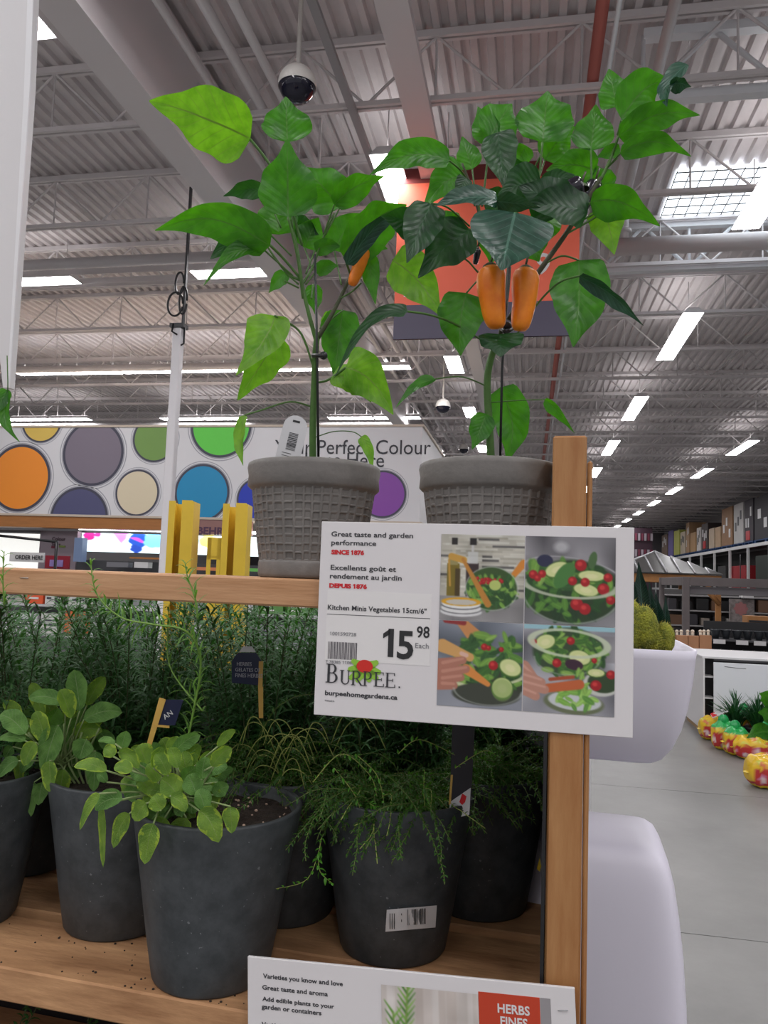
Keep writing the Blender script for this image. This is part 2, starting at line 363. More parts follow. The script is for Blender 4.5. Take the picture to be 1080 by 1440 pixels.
# dome cameras
def dome(px, py, d, rpx, lab, toppy):
    c = W(px, py, d); r = rpx*d/F
    t = thing('dome_camera', lab, 'security camera', c, 'dome security cameras')
    sh = [(r*cos(a), r*sin(a)) for a in [i*pi/20 for i in range(-1, 10)]] + [(r*.15, r*1.0)]
    obj('housing', MB().lathe(sh, c, 32), mat('ivory plastic', (.75, .72, .68), .35), t)
    dm = [(max(r*.97*cos(a), .0005), r*.97*sin(a)) for a in [-pi/2 + i*pi/20 for i in range(0, 10)]]
    obj('dome', MB().lathe(dm, c, 32), mat('smoked dome', (.008, .008, .02), .08), t)
    obj('ceiling_rod', MB().tube([c+Vector((0, 0, r*.98)), Vector((c.x, c.y, 6.28))], max(.016, r*.13), 8), mat('ivory plastic', (1, 1, 1)), t)
dome(418, 119, 6.0, 27, 'large white dome security camera hanging at top, nearest of three', 0)
dome(623, 571, 16, 10.5, 'white dome security camera hanging between the pepper plants', 0)
dome(652, 631, 23, 7, 'tiny distant white dome security camera behind the right plant', 0)
# ================================================================== orange aisle sign
PM = frame(atY(553, 478, 7.5), Vector((1, 0, 0)), Vector((0, 0, 1))); sp_ = Plane(PM)
w_ = sp_.loc(814, 400)[0]; h_ = sp_.loc(600, 237)[1]
t = thing('aisle_sign', 'large orange hanging aisle sign with slate band behind the right pepper plant', 'sign', PM)
z1 = sp_.loc(600, 429)[1]; z2 = sp_.loc(600, 258)[1]
for nm, a, b, m in (('board', 0, h_, orange), ('lower_band', .0, z1, slate), ('upper_band', z2, h_, brown)):
    e = .012 if nm == 'board' else .014
    obj(nm, MB(PM).box(0, w_, a, b, -e, e), m, t)
x_, y_ = sp_.loc(568, 418); obj('printed_block', MB(PM).box(x_, x_+.24, y_, y_+.09, .0121, .0135), offw, t)
x_, y_ = sp_.loc(753, 386); text('9', .30, x_, y_, offw, t, I4, z=.013, bold=.004)
obj('hanger', MB(PM).tube([(.5, h_, 0), (.5, 6.25-PM.translation.z, 0)], .008, 5), joistm, t); obj('hanger', MB(PM).tube([(w_-.3, h_, 0), (w_-.3, 6.25-PM.translation.z, 0)], .008, 5), joistm, t)
# ================================================================== tapered white panel at the left edge
c0 = [W(-30, -40, 3), W(48, -40, 3), W(42, 120, 3), W(12, 545, 3), W(4, 545, 3), W(-30, 200, 3)]
c1 = [p + FW*.05 + RT*-.0 for p in c0]
t = thing('tapered_panel', 'tall white panel tapering to a point at the left edge', 'panel', c0[3])
mb = MB(); mb.add(c0+c1, [tuple(range(6)), tuple(range(6, 12))[::-1]]+[(i, i+6, (i+1) % 6+6, (i+1) % 6) for i in range(6)]); obj('face', mb, white, t)
e0 = [W(40, -40, 2.99), W(48, -40, 2.99), W(42, 120, 2.99), W(12.3, 545, 2.99), W(10, 545, 2.99), W(33, 140, 2.99)]
obj('edge_strip', MB().add(e0+[p+FW*.008 for p in e0], [tuple(range(6)), tuple(range(6, 12))[::-1]]+[(i, i+6, (i+1) % 6+6, (i+1) % 6) for i in range(6)]), mat('bright edge trim', (.82, .82, .84), .3), t)
# ================================================================== paint department banner
BY = 12.0
PM = frame(atY(590, 734, BY), Vector((1, 0, 0)), Vector((0, 0, 1))); bp = Plane(PM); xl = -11.0; top = bp.loc(583, 600)[1]
bn = thing('paint_banner', 'long white banner box printed with round paint can tops over the paint desk', 'banner', PM)
obj('panel', MB(PM).box(xl, 0, 0, top, -3.0, 0), mat('white banner print', (.76, .75, .77), .4), bn)
obj('frame_rail', MB(PM).box(xl, .03, top, top+.035, -3, .02).box(xl, .03, -.035, 0, -3, .02), mat('warm metal edge', (.62, .52, .42), .4), bn)
def clip(poly, x0, x1, y0, y1):
    def cut(P, f, g):
        o = []
        for i in range(len(P)):
            a, b = P[i-1], P[i]
            if f(a) != f(b): o.append(g(a, b))
            if f(b): o.append(b)
        return o
    li = lambda ax, v: (lambda a, b: (a[0]+(b[0]-a[0])*(v-a[ax])/(b[ax]-a[ax]), a[1]+(b[1]-a[1])*(v-a[ax])/(b[ax]-a[ax])))
    for ax, v, s_ in ((0, x0, 1), (0, x1, -1), (1, y0, 1), (1, y1, -1)):
        if not poly: break
        poly = cut(poly, lambda p: (p[ax]-v)*s_ >= 0, li(ax, v))
    return poly
silver = mat('printed silver ring', (.40, .40, .44), .4); dring = mat('printed dark ring', (.06, .06, .09), .4)
for k, (px, py, rp, col, cn) in enumerate([(28, 672, 40, (250, 150, 45), 'orange'), (59, 592, 26, (230, 196, 95), 'yellow'), (131, 637, 40, (128, 118, 132), 'purple grey'), (218, 617, 29, (120, 158, 80), 'olive green'),
        (311, 599, 40, (100, 215, 75), 'bright green'), (193, 693, 28.5, (228, 214, 184), 'cream'), (111, 729, 38, (84, 84, 122), 'navy grey'), (284, 693, 36, (28, 145, 195), 'blue'),
        (362, 702, 27, (35, 60, 190), 'royal blue'), (538, 695, 31, (140, 70, 170), 'purple'), (-60, 615, 30, (90, 170, 160), 'teal')]):
    cx, cy = bp.loc(px, py); r = abs(bp.loc(px+rp, py)[0]-cx)
    for nm, q, m, z in (('printed_ring', 1.19, silver, .0008), ('printed_ring', 1.155, MATS['white banner print'], .0012), ('printed_ring', 1.12, silver, .0016), ('printed_ring', 1.075, dring, .0020), ('printed_disc', .99, mat('disc '+cn, col, .35), .0024)):
        pl = clip([(cx+r*q*cos(2*pi*i/56), cy+r*q*sin(2*pi*i/56)) for i in range(56)], xl, -.01, .005, top-.005)
        if not pl: continue
        if nm == 'printed_ring' and q > 1.1:
            pass
        n = len(pl); z2_ = z*2
        o = obj(nm, MB(PM).add([(a, b, 0) for a, b in pl]+[(a, b, z2_) for a, b in pl], [tuple(range(n, 2*n))]+[(i, (i+1) % n, (i+1) % n+n, i+n) for i in range(n)]), m, bn)
        if nm == 'printed_disc': o['label'] = cn+' round paint can top'
dtext = mat('dark grey lettering', (.05, .05, .06), .6)
x_, y_ = bp.loc(386, 638); text('Your Perfect Colour', .335, x_, y_, dtext, bn, I4, z=.006, sx=.92)
x_, y_ = bp.loc(427, 656); text('Lives Here', .335, x_, y_, dtext, bn, I4, z=.006, sx=.92)
# laminate fascia below
fm = MB(); x_, yb = bp.loc(280, 747); x0 = bp.loc(-40, 747)[0]
t = thing('desk_fascia', 'orange brown fascia board under the paint banner', 'fascia', atY(120, 747, BY-.05))
obj('board', MB(PM).box(xl, x_, yb, -.04, -.3, .0), woodbeam, t)
x2, y2 = bp.loc(322, 752)
obj('letter_panel', MB(PM).box(x_+.002, x2+.3, y2, -.04, -.3, .01), mat('mauve brown panel', (150, 110, 104), .5), t, label='mauve panel with darker block letters')
x_, y_ = bp.loc(277, 751); text('BEHR', .17, x_, y_, mat('dark mauve letters', (84, 52, 80), .5), t, PM if False else INV[t.name].inverted()@PM, z=.012, bold=.006, sx=1.15)
# ================================================================== wooden plant rack
wood = mat('orange pine', (168, 124, 78), .6, var=.2, vscale=14, bump=.12, bscale=40, stretch=(3, 3, .35), col2=(150, 98, 52))
woodh = mat('pine board', (192, 150, 112), .65, var=.18, vscale=9, bump=.15, bscale=30, stretch=(.5, 5, 5), col2=(172, 124, 84))
woodw = mat('worn pine deck', (192, 148, 106), .75, var=.24, vscale=5, bump=.2, bscale=24, stretch=(.8, 4, 4), col2=(138, 96, 62))
soilm = mat('potting soil', (.035, .022, .016), .95, var=.5, vscale=90, bump=.8, bscale=150)
TZ = CZ-.005; LZ = CZ-.55
rk = thing('plant_rack', 'orange pine display rack with an upright post, top rail and slatted lower shelf', 'plant rack', SM)
def sm(): return MB(SM)
pl_ = lambda n, a, m=wood, **k: obj(n, sm().bbox(*a, b=.0025), m, rk, **k)
pl_('post', (-.0215, .019, .002, .062, 0, CZ+.181)); pl_('post', (-.075, -.04, .60, .65, 0, CZ+.10)); pl_('post', (-1.9, -1.86, .002, .062, 0, CZ+.18))
post2 = pl_('post', (.02, .026, .004, .05, .2, CZ+.15), label='thin lath nailed to the side of the post')
for k, v in enumerate((0.0, .098, .196)): pl_('top_plank', (-2.3, -.0225, v, v+.09, TZ-.037, TZ), woodh)
for k in range(5): pl_('shelf_plank', (-2.3, -.0225, .001+.165*k, .14+.165*k, LZ-.045, LZ), woodw)
for k in range(5): pl_('shelf_plank', (-2.3, -.0225, .001+.165*k, .14+.165*k, LZ-.60, LZ-.555), woodw)
pl_('cross_bearer', (-.062, -.0225, .065, .80, LZ-.085, LZ-.046)); pl_('cross_bearer', (-1.2, -1.16, .01, .8, LZ-.085, LZ-.046)); 
obj('back_panel', sm().box(-2.3, -.0225, .80, .806, 0, LZ+.30), black, rk); obj('side_panel', sm().box(-.0215, -.0175, .0625, .80, 0, TZ-.04), mat('dark shading side panel', (.03, .022, .018), .7), rk)  # dark panels added at back and side to deepen the lower shelf's shade
st = MB(SM); st.tube([(-.766, -.0006, TZ-.013), (-.752, -.0006, TZ-.013)], .0007, 4); obj('staple', st, mat('steel', (.6, .6, .62), .3, metal=1), rk)
obj('shade_strip', sm().box(-.0265, -.0225, .0, .03, LZ, LZ+.5), black, rk, label='dark strip standing for the shaded side of the post')  # black strip stands for the shade on the post's left side
# crumbs of soil on the shelf
cr = MB(SM); rr = random.Random(3)
for k in range(170):
    u, v = rr.gauss(-.44, .1), rr.uniform(.004, .13)
    if rr.random() < .35: u = rr.uniform(-1, -.1)
    s_ = rr.uniform(.0008, .0022); cr.sphere((u, v, LZ+s_*.4), s_, s_, s_*.6, 5, 3)
obj('soil_crumbs', cr, soilm, rk, kind='stuff')
# ================================================================== tapered grey pots
def potmat():
    m = bpy.data.materials.new('dark grey composite'); m.use_nodes = True; N = m.node_tree.nodes; L = m.node_tree.links; b = N['Principled BSDF']
    tc = N.new('ShaderNodeTexCoord'); n = N.new('ShaderNodeTexNoise'); n.inputs['Scale'].default_value = 26; n.inputs['Detail'].default_value = 8; n.inputs['Roughness'].default_value = .7
    L.new(tc.outputs['Object'], n.inputs[0]); r = N.new('ShaderNodeValToRGB'); r.color_ramp.elements[0].position = .38; r.color_ramp.elements[0].color = (.034, .040, .044, 1)
    r.color_ramp.elements[1].position = .72; r.color_ramp.elements[1].color = (.074, .082, .088, 1); L.new(n.outputs['Fac'], r.inputs[0])
    s = N.new('ShaderNodeTexNoise'); s.inputs['Scale'].default_value = 160; L.new(tc.outputs['Object'], s.inputs[0]); g = N.new('ShaderNodeMath'); g.operation = 'GREATER_THAN'; g.inputs[1].default_value = .74
    L.new(s.outputs['Fac'], g.inputs[0]); x = N.new('ShaderNodeMix'); x.data_type = 'RGBA'; L.new(g.outputs[0], x.inputs[0]); L.new(r.outputs[0], x.inputs[6]); x.inputs[7].default_value = (.16, .17, .18, 1)
    L.new(x.outputs[2], b.inputs['Base Color']); b.inputs['Roughness'].default_value = .55
    k = N.new('ShaderNodeBump'); k.inputs['Strength'].default_value = .12; k.inputs['Distance'].default_value = .004; L.new(n.outputs['Fac'], k.inputs['Height']); L.new(k.outputs[0], b.inputs['Normal'])
    return m
gpm = potmat()
RP, RB, HP = .118, .080, .226
potp = [(0, .006), (RB-.012, .006), (RB-.008, 0), (RB-.002, .001), (RB, .004), (RB+.010, .06), (RB+.021, .13), (RP-.006, .195), (RP-.001, HP-.003), (RP-.002, HP), (RP-.007, HP), (RP-.009, HP-.004), (RP-.016, HP-.04), (0, HP-.04)]
_pm = None; _sm = None
def pot_parts(t, c):
    """pot and soil as parts; meshes shared between alike pots"""
    global _pm, _sm
    if _pm is None:
        a = obj('pot', MB().lathe(potp, (0, 0, 0), 72), gpm, t, world=False); _pm = a.data
        s = MB(); rows = []; R = RP-.011
        q = random.Random(5); vs = [(0, 0, HP-.018)]; fs = []
        for i in range(1, 9):
            for j in range(36):
                a_ = 2*pi*j/36; r_ = R*i/8; vs.append((r_*cos(a_), r_*sin(a_), HP-.020+q.uniform(-.003, .003)))
        for j in range(36): fs.append((0, 1+j, 1+(j+1) % 36))
        for i in range(7):
            for j in range(36): fs.append((1+i*36+j, 1+(i+1)*36+j, 1+(i+1)*36+(j+1) % 36, 1+i*36+(j+1) % 36))
        s.add(vs, fs, 0, True)
        _sm = obj('soil', s, soilm, t, world=False).data
    else:
        for n, d in (('pot', _pm), ('soil', _sm)):
            o = bpy.data.objects.new(n, d); COL.objects.link(o); o.parent = t
def floorp(px, py, z):
    P = atZ(px, py, z); return P
def potbase(px, py):
    P = atZ(px, py, LZ); q = P-CAM; q.z = 0; q.normalize(); return P + q*RB
# ================================================================== leaves
lf_backlit = leafmat('backlit young pepper leaf', (88, 140, 34), (125, 172, 50), (150, 192, 84), .42, .45, (130, 205, 30))  # bright tone holds the backlight as well as young growth
lf_mid = leafmat('pepper leaf', (30, 86, 24), (56, 118, 34), (98, 156, 66), .36, .42, (88, 175, 16))
lf_dark = leafmat('dark pepper leaf', (14, 48, 26), (26, 70, 32), (40, 88, 46), .4, .22, (60, 140, 20))  # darker tone for leaves without backlight
lf_sheen = leafmat('sheen pepper leaf', (26, 60, 48), (46, 84, 68), (72, 112, 94), .36, .10, (50, 120, 30))  # bluish silver tone is gloss sheen put into the colour
stemm = mat('green stem', (70, 110, 40), .5, var=.3, vscale=40); stemd = mat('old stem', (52, 66, 36), .6, var=.4, vscale=40, col2=(70, 62, 44))
LM = {'y': lf_backlit, 'm': lf_mid, 'd': lf_dark, 'b': lf_sheen}
def bez(P, n):
    P = [Vector(p) for p in P]
    if len(P) == 2: return [P[0].lerp(P[1], i/(n-1)) for i in range(n)]
    out = []
    m = len(P)
    for i in range(n):
        t = i/(n-1)*(m-1); k = min(int(t), m-2); f = t-k
        p0, p1, p2, p3 = P[max(k-1, 0)], P[k], P[k+1], P[min(k+2, m-1)]
        out.append(.5*((2*p1)+(p2-p0)*f+(2*p0-5*p1+4*p2-p3)*f*f+(3*p1-p0-3*p2+p3)*f**3))
    return out
def leaf_mesh(mid, hw, nrm, cup=.12, wav=.04, seed=0, prof='pepper', nu=20, nv=8):
    """mid: base-to-tip spine points, nrm: face normal (towards the upper face)"""
    q = random.Random(seed); ph = q.uniform(0, 6); mid = bez(mid, nu+1); L_ = sum((mid[i+1]-mid[i]).length for i in range(nu))
    mb = MB(); rows = []; uv = []
    for i in range(nu+1):
        t = i/nu; d = (mid[min(i+1, nu)]-mid[max(i-1, 0)]).normalized(); sd = d.cross(nrm)
        sd = sd.normalized() if sd.length > 1e-6 else Vector((1, 0, 0)); n = sd.cross(d)
        if prof == 'pepper':
            p = max(0, sin(pi*t**.56))**.72*(1-.62*max(0, (t-.6)/.4)**1.1)*(1+.05*sin(ph+t*9))
        else: p = max(0, sin(pi*t**.9))**.55*(.85+.15*sin(pi*t))
        if i in (0, nu): p = .02
        row = []
        for j in range(nv+1):
            s = 2*j/nv-1; e = abs(s)
            w = hw*p*s*(1+wav*.6*sin(ph+t*17)*e*e)
            z = cup*hw*p*(e**1.4) + wav*hw*p*sin(ph*2+t*15+(0 if s > 0 else 2))*e*e + .03*hw*p*abs(sin(t*26-e*5))*min(1, e*3)*(1-e*.4) + .12*hw*p*sin(ph+t*5+s*2.2)
            row.append(mid[i]+sd*w+n*z); uv.append((t, .5+s*.5))
        rows.append(row)
    mb.grid(rows, 0); return mb, uv
def pleaf(par, tone, b, t, w, db, dt=None, roll=0, arch=.06, cup=.14, pet=None, pr=.0013, seed=None, bend=0, wav=.09):
    """b, t: sight lines of leaf base and tip; w: its seen width there; db, dt: distances"""
    dt = db if dt is None else dt
    B = W(*b, db); T = W(*t, dt); ax = T-B; L_ = ax.length; c = (B+T)/2
    n = (CAM-c).normalized(); a = ax.normalized(); sd = a.cross(n)
    if sd.length < .2: n = (UP - a*UP.dot(a)).normalized(); sd = a.cross(n)
    sd.normalize(); n = sd.cross(a).normalized(); R_ = Matrix.Rotation(radians(roll), 3, a); n = R_ @ n
    hw = w*(db+dt)/2/F/2/max(.35, abs(cos(radians(roll))))
    up = Vector((0, 0, 1)); sdv = a.cross(n)
    mid = [B + ax*k/4 + up*arch*L_*sin(pi*k/4) + sdv*bend*L_*sin(pi*k/4) for k in range(5)]
    sd_ = seed if seed is not None else int(b[0]*7+t[1])
    mb, uv = leaf_mesh(mid, hw, n, cup, wav, sd_)
    ms = [LM[tone]]
    if pet:
        P = [W(p[0], p[1], p[2]) for p in pet]+[B]
        k0 = len(mb.v); mb.tube(bez(P, 4+3*len(P)), pr, 6, 1); ms.append(stemm); uv = uv+[(0, .5)]*(len(mb.v)-k0)
    return obj('leaf', mb, ms, par, uv=uv)
# textured pepper pots
PR, PH = .096, .163
def weave_pot(c, t, share=None):
    if share:
        for d in share:
            o = bpy.data.objects.new(d.name.split('.')[0], d); COL.objects.link(o); o.parent = t
        return share
    q = random.Random(9); mb = MB(); nc, nr, sub = 38, 9, 3
    us = [0]; 
    for k in range(nc): us.append(us[-1]+1+q.uniform(-.28, .28))
    us = [u/us[-1] for u in us]
    z0, z1 = .024, .124; r0, r1 = .0735, .0885
    A = []
    for k in range(nc):
        for f, h in ((0, 1), (.16, 1), (.27, 0), (.86, 0)): A.append((us[k]+(us[k+1]-us[k])*f, h, k))
    Zs = []
    for k in range(nr):
        for f, h in ((0, 1), (.13, 1), (.24, 0), (.88, 0)): Zs.append(((k+f)/nr, h, k))
    Zs.append((1, 1, nr-1)); jr = {}
    rows = []
    for f, h, k in Zs:
        row = []
        for u, g, c_ in A:
            jz = jr.setdefault((c_, k), (q.uniform(-.0012, .0012), q.uniform(.6, 1.3)))
            H = max(h, g); z = z0+(z1-z0)*f+(jz[0] if 0 < f < 1 else 0); r = r0+(r1-r0)*f**.9-(0 if H else .0019*jz[1]); a = 2*pi*u
            row.append((r*cos(a), r*sin(a), z))
        row.append(row[0]); rows.append(row)
    mb.grid(rows, 0, False)
    a = obj('pot_wall', mb, mat('grey woven texture pot', (118, 114, 110), .6, var=.22, vscale=18, bump=.1, bscale=120), t, world=False)
    mb = MB().lathe([(r1-.004, z1-.004), (r1, z1), (r1+.0015, z1+.0015), (PR-.005, z1+.002), (PR-.001, z1+.006), (PR-.002, z1+.02), (PR, PH-.008), (PR-.001, PH-.002), (PR-.004, PH), (PR-.009, PH-.001), (PR-.011, PH-.006), (PR-.016, .10), (0, .098)], n=80)
    b = obj('pot_rim', mb, MATS['grey woven texture pot'], t, world=False)
    mb = MB().lathe([(0, .004), (.066, .004), (.070, 0), (.0735, .002), (.0745, .006), (.0745, .021), (.0735, .0245), (.070, .026)], n=80)
    c = obj('pot_foot', mb, MATS['grey woven texture pot'], t, world=False)
    s = MB().lathe([(0, PH-.022), (.05, PH-.020), (PR-.0135, PH-.024)], n=40); d = obj('soil', s, soilm, t, world=False)
    return [a.data, b.data, c.data, d.data]
# ---- left pepper plant
def onShelf(px, v): 
    u, z = atV(px, 812, v); return S(u, v, TZ)
cl = onShelf(436, .100); pc = thing('potted_pepper_plant', 'taller bright green pepper plant in a grey woven-texture pot, the left one of two', 'potted plant', cl, 'potted pepper plants')
sh = weave_pot(cl, pc)
cr_ = onShelf(684, .100); pd = thing('potted_pepper_plant', 'bushy dark green pepper plant with two hanging orange peppers, beside the post', 'potted plant', cr_, 'potted pepper plants')
weave_pot(cr_, pd, sh)
dL = (cl+Vector((0, 0, .16))-CAM).dot(FW); dR = (cr_+Vector((0, 0, .16))-CAM).dot(FW)
def stem(par, pts, r, m=stemm, name='stem', n=9): 
    P = bez([W(*p) for p in pts], 4*len(pts)); k = len(P)
    rr = [r[0]+(r[1]-r[0])*i/(k-1) for i in range(k)] if isinstance(r, tuple) else r
    return obj(name, MB().tube(P, rr, n), m, par)
a = dL
stem(pc, [(440, 668, a), (440, 600, a), (442, 540, a), (444, 490, a), (447, 468, a)], (.0055, .0042), stemm)
stem(pc, [(445, 480, a), (434, 440, a), (425, 400, a), (418, 350, a), (408, 310, a)], (.0034, .0018), stemm, 'branch')
stem(pc, [(447, 475, a), (462, 450, a), (478, 420, a+.01), (492, 390, a+.01), (504, 360, a)], (.0036, .0022), stemd, 'branch')
stem(pc, [(478, 420, a+.01), (495, 410, a), (508, 398, a)], .0012, stemm, 'branch')
stem(pc, [(425, 400, a), (440, 375, a+.02), (452, 340, a+.02), (470, 300, a+.02)], (.0022, .0014), stemm, 'branch')
stem(pc, [(425, 395, a), (405, 385, a), (385, 360, a), (372, 340, a)], (.0020, .0013), stemm, 'branch')
stem(pc, [(420, 405, a), (400, 395, a-.01)], .0013, stemm, 'branch')
obj('stake', MB().tube([W(448, 668, a-.012), W(446, 500, a-.012), W(443, 358, a-.012)], .0019, 6), black, pc)
obj('plant_clip', MB().sphere(W(455, 500, a-.012), .006, .005, .006).tube([W(440, 500, a-.006), W(450, 500, a-.02), W(458, 500, a-.01)], .003, 6), black, pc, label='black plant clip on the stem')
P_ = lambda *x: list(x)
pleaf(pc, 'y', (352, 196), (210, 142), 88, a, a-.03, -15, .05, pet=[(425, 345, a), (400, 265, a), (375, 225, a)], pr=.0021, cup=.2)
pleaf(pc, 'm', (404, 200), (402, 136), 68, a+.04, a+.05, 0, 0, pet=[(412, 330, a+.02), (408, 260, a+.03)])
pleaf(pc, 'm', (405, 305), (404, 196), 80, a-.02, a-.04, 0, .0, .1, pet=[(426, 420, a), (418, 360, a-.01)], pr=.0019)
pleaf(pc, 'm', (478, 292), (425, 236), 62, a+.03, a+.03, 0, .05, pet=[(458, 330, a+.02)])
pleaf(pc, 'm', (470, 288), (540, 248), 36, a+.01, a-.02, 20, .1, pet=[(455, 330, a+.02)])
pleaf(pc, 'd', (372, 268), (314, 276), 26, a+.05, a+.05, 0, .08, pet=[(395, 320, a+.03)])
pleaf(pc, 'm', (380, 345), (218, 324), 56, a-.03, a-.07, -25, .17, .2, pet=[(425, 395, a), (400, 365, a-.01)], pr=.0019)
pleaf(pc, 'd', (368, 318), (296, 364), 52, a, a-.01, 15, .06, pet=[(410, 360, a)])
pleaf(pc, 'm', (372, 352), (286, 402), 22, a-.02, a-.05, 30, .22, .3, pet=[(412, 388, a)])
pleaf(pc, 'd', (412, 316), (448, 330), 34, a+.06, a+.05, 0, .02)
pleaf(pc, 'm', (392, 330), (385, 275), 60, a+.05, a+.05, 0, .02)
pleaf(pc, 'm', (428, 348), (448, 306), 44, a+.05, a+.05, 0, .02, pet=[(440, 380, a+.03)])
pleaf(pc, 'm', (443, 352), (480, 347), 24, a+.02, a+.02, 0, .1, pet=[(430, 385, a)])
pleaf(pc, 'm', (444, 382), (476, 374), 22, a+.01, a+.01, 0, .1, pet=[(430, 400, a)])
pleaf(pc, 'm', (486, 366), (572, 288), 60, a-.02, a-.05, 30, .16, .22, pet=[(494, 390, a)], pr=.0018)
pleaf(pc, 'b', (487, 372), (566, 298), 26, a-.05, a-.08, 20, .14, .2)
pleaf(pc, 'm', (470, 352), (505, 300), 46, a+.04, a+.04, 0, .1, pet=[(480, 400, a)])
pleaf(pc, 'm', (506, 350), (545, 350), 26, a+.04, a+.04, 0, .1)
pleaf(pc, 'y', (386, 444), (332, 528), 52, a-.01, a-.04, 28, .05, .3, pet=[(440, 514, a), (424, 470, a), (402, 452, a-.01)], pr=.0017, bend=-.1)
pleaf(pc, 'y', (394, 472), (334, 563), 54, a+.01, a-.01, -20, .02, .2)
pleaf(pc, 'y', (344, 584), (342, 655), 17, a-.03, a-.05, 35, .0, .4, pet=[(438, 572, a), (408, 565, a-.01), (370, 576, a-.02)], pr=.0013, bend=.08)
pleaf(pc, 'm', (482, 436), (470, 532), 56, a+.04, a+.03, 0, .03, .15, pet=[(450, 462, a+.01)])
pleaf(pc, 'y', (486, 517), (553, 583), 66, a-.02, a-.05, 15, .16, .12, pet=[(446, 538, a), (462, 534, a-.01)], pr=.0018)
pleaf(pc, 'y', (468, 527), (522, 566), 36, a-.01, a-.02, -35, .1, .3)
pleaf(pc, 'y', (508, 614), (523, 663), 16, a-.02, a-.04, 20, .0, .3, pet=[(441, 616, a), (468, 607, a-.01), (495, 607, a-.015)], pr=.0008, bend=-.1)
pleaf(pc, 'm', (402, 384), (378, 412), 22, a, a-.01, 0, .05, pet=[(420, 400, a)])
pleaf(pc, 'm', (440, 400), (444, 444), 24, a+.03, a+.03, 0, .02, pet=[(438, 420, a+.01)])
pleaf(pc, 'm', (518, 358), (528, 428), 26, a, a-.01, 10, .0, .2, pet=[(505, 362, a)])
pleaf(pc, 'y', (470, 440), (455, 480), 28, a+.05, a+.05, 0, 0)
# ---- right pepper plant
a = dR
stem(pd, [(692, 668, a), (688, 600, a), (685, 540, a), (690, 505, a), (700, 480, a)], (.0056, .0046), stemm)
stem(pd, [(700, 485, a), (706, 460, a), (712, 420, a), (716, 375, a)], (.004, .003), stemd, 'branch')
stem(pd, [(716, 450, a+.01), (738, 410, a+.01), (765, 372, a), (795, 330, a), (820, 290, a), (845, 250, a)], (.0042, .0028), stemd, 'branch')
stem(pd, [(845, 252, a), (858, 225, a), (870, 190, a), (880, 150, a)], (.0026, .0014), stemm, 'branch')
stem(pd, [(850, 240, a), (868, 222, a)], .0014, stemm, 'branch')
stem(pd, [(712, 420, a+.02), (700, 370, a+.03), (680, 320, a+.03), (665, 270, a+.03), (650, 230, a+.03)], (.003, .0015), stemd, 'branch')
stem(pd, [(700, 360, a+.03), (720, 300, a+.04), (745, 250, a+.04), (762, 215, a+.03)], (.0024, .0013), stemm, 'branch')
stem(pd, [(690, 340, a+.02), (675, 300, a+.02), (672, 265, a+.02)], (.002, .0012), stemm, 'branch')
stem(pd, [(700, 395, a), (675, 385, a), (655, 365, a), (625, 355, a)], (.0016, .001), stemm, 'branch')
stem(pd, [(795, 330, a), (830, 310, a), (845, 300, a)], .0014, stemm, 'branch')
obj('stake', MB().tube([W(703, 668, a-.012), W(706, 520, a-.012), W(716, 372, a-.012)], .0019, 6), black, pd)
obj('plant_clip', MB().sphere(W(713, 458, a-.012), .007, .006, .005).tube([W(705, 462, a-.01), W(712, 468, a-.02), W(722, 462, a-.012)], .003, 6), black, pd, label='black plant clip under the peppers')
def pepper(par, top, bot, w, d, m, tilt=0, label=None):
    A = W(*top, d); B = W(*bot, d); ax = B-A; L_ = ax.length; r = w*d/F/2
    pr = [.02, .55, .82, .95, 1.0, .98, .95, .9, .86, .82, .78, .72, .62, .44, .02]; n = 20; vs = []; fs = []
    e1 = ax.normalized().cross(FW).normalized(); e2 = ax.normalized().cross(e1); k = len(pr)
    zz = [0, .015, .05, .10, .18, .28, .38, .48, .58, .68, .77, .86, .93, .98, 1]
    for i in range(k):
        for j in range(n):
            t = 2*pi*j/n; q = r*pr[i]*(1+.045*cos(3*t+.6+zz[i])+.02*sin(zz[i]*14+t))
            vs.append(A+ax*zz[i]+e1*(q*cos(t)+tilt*r*sin(zz[i]*pi))+e2*q*sin(t))
    for i in range(k-1):
        for j in range(n): fs.append((i*n+j, i*n+(j+1) % n, (i+1)*n+(j+1) % n, (i+1)*n+j))
    fs += [tuple(range(n))[::-1], tuple(range((k-1)*n, k*n))]
    p = obj('pepper', MB().add(vs, fs, 0, True), m, par, label=label)
    cal = MB(); cal.lathe([(0, .004), (r*.3, .003), (r*.55, -.001), (r*.6, -.004)], A, 14); cal.tube([A+Vector((0, 0, .003)), A+Vector((.002, 0, .012)), A+Vector((.005, .004, .022))], .0016, 6)
    obj('calyx', cal, stemd, p); return p
opm = mat('orange pepper skin', (236, 142, 28), .42, var=.14, vscale=22, col2=(222, 108, 14)); dpm = mat('black purple pepper skin', (.012, .008, .018), .18, coat=.5)
pepper(pd, (690, 374), (699, 463), 41, a-.045, opm, -.12, 'orange pepper, left of the pair'); pepper(pd, (739, 377), (731, 466), 38, a-.04, opm, .12, 'orange pepper, right of the pair')
pepper(pc, (512, 348), (494, 402), 21, dL-.01, opm, .1, 'small orange pepper among leaves')
pepper(pd, (818, 262), (780, 276), 36, a-.01, dpm, 0, 'shiny black pepper'); pepper(pd, (838, 256), (812, 300), 26, a+.015, dpm, 0, 'shiny black pepper')
pepper(pd, (672, 350), (668, 372), 10, a+.02, dpm, 0, 'tiny black pepper')
pleaf(pd, 'm', (632, 226), (520, 246), 42, a-.02, a-.05, 20, .16, .2, pet=[(665, 268, a+.02), (650, 242, a)])
pleaf(pd, 'm', (664, 238), (650, 192), 34, a+.04, a+.05, 0, 0, pet=[(668, 270, a+.03)])
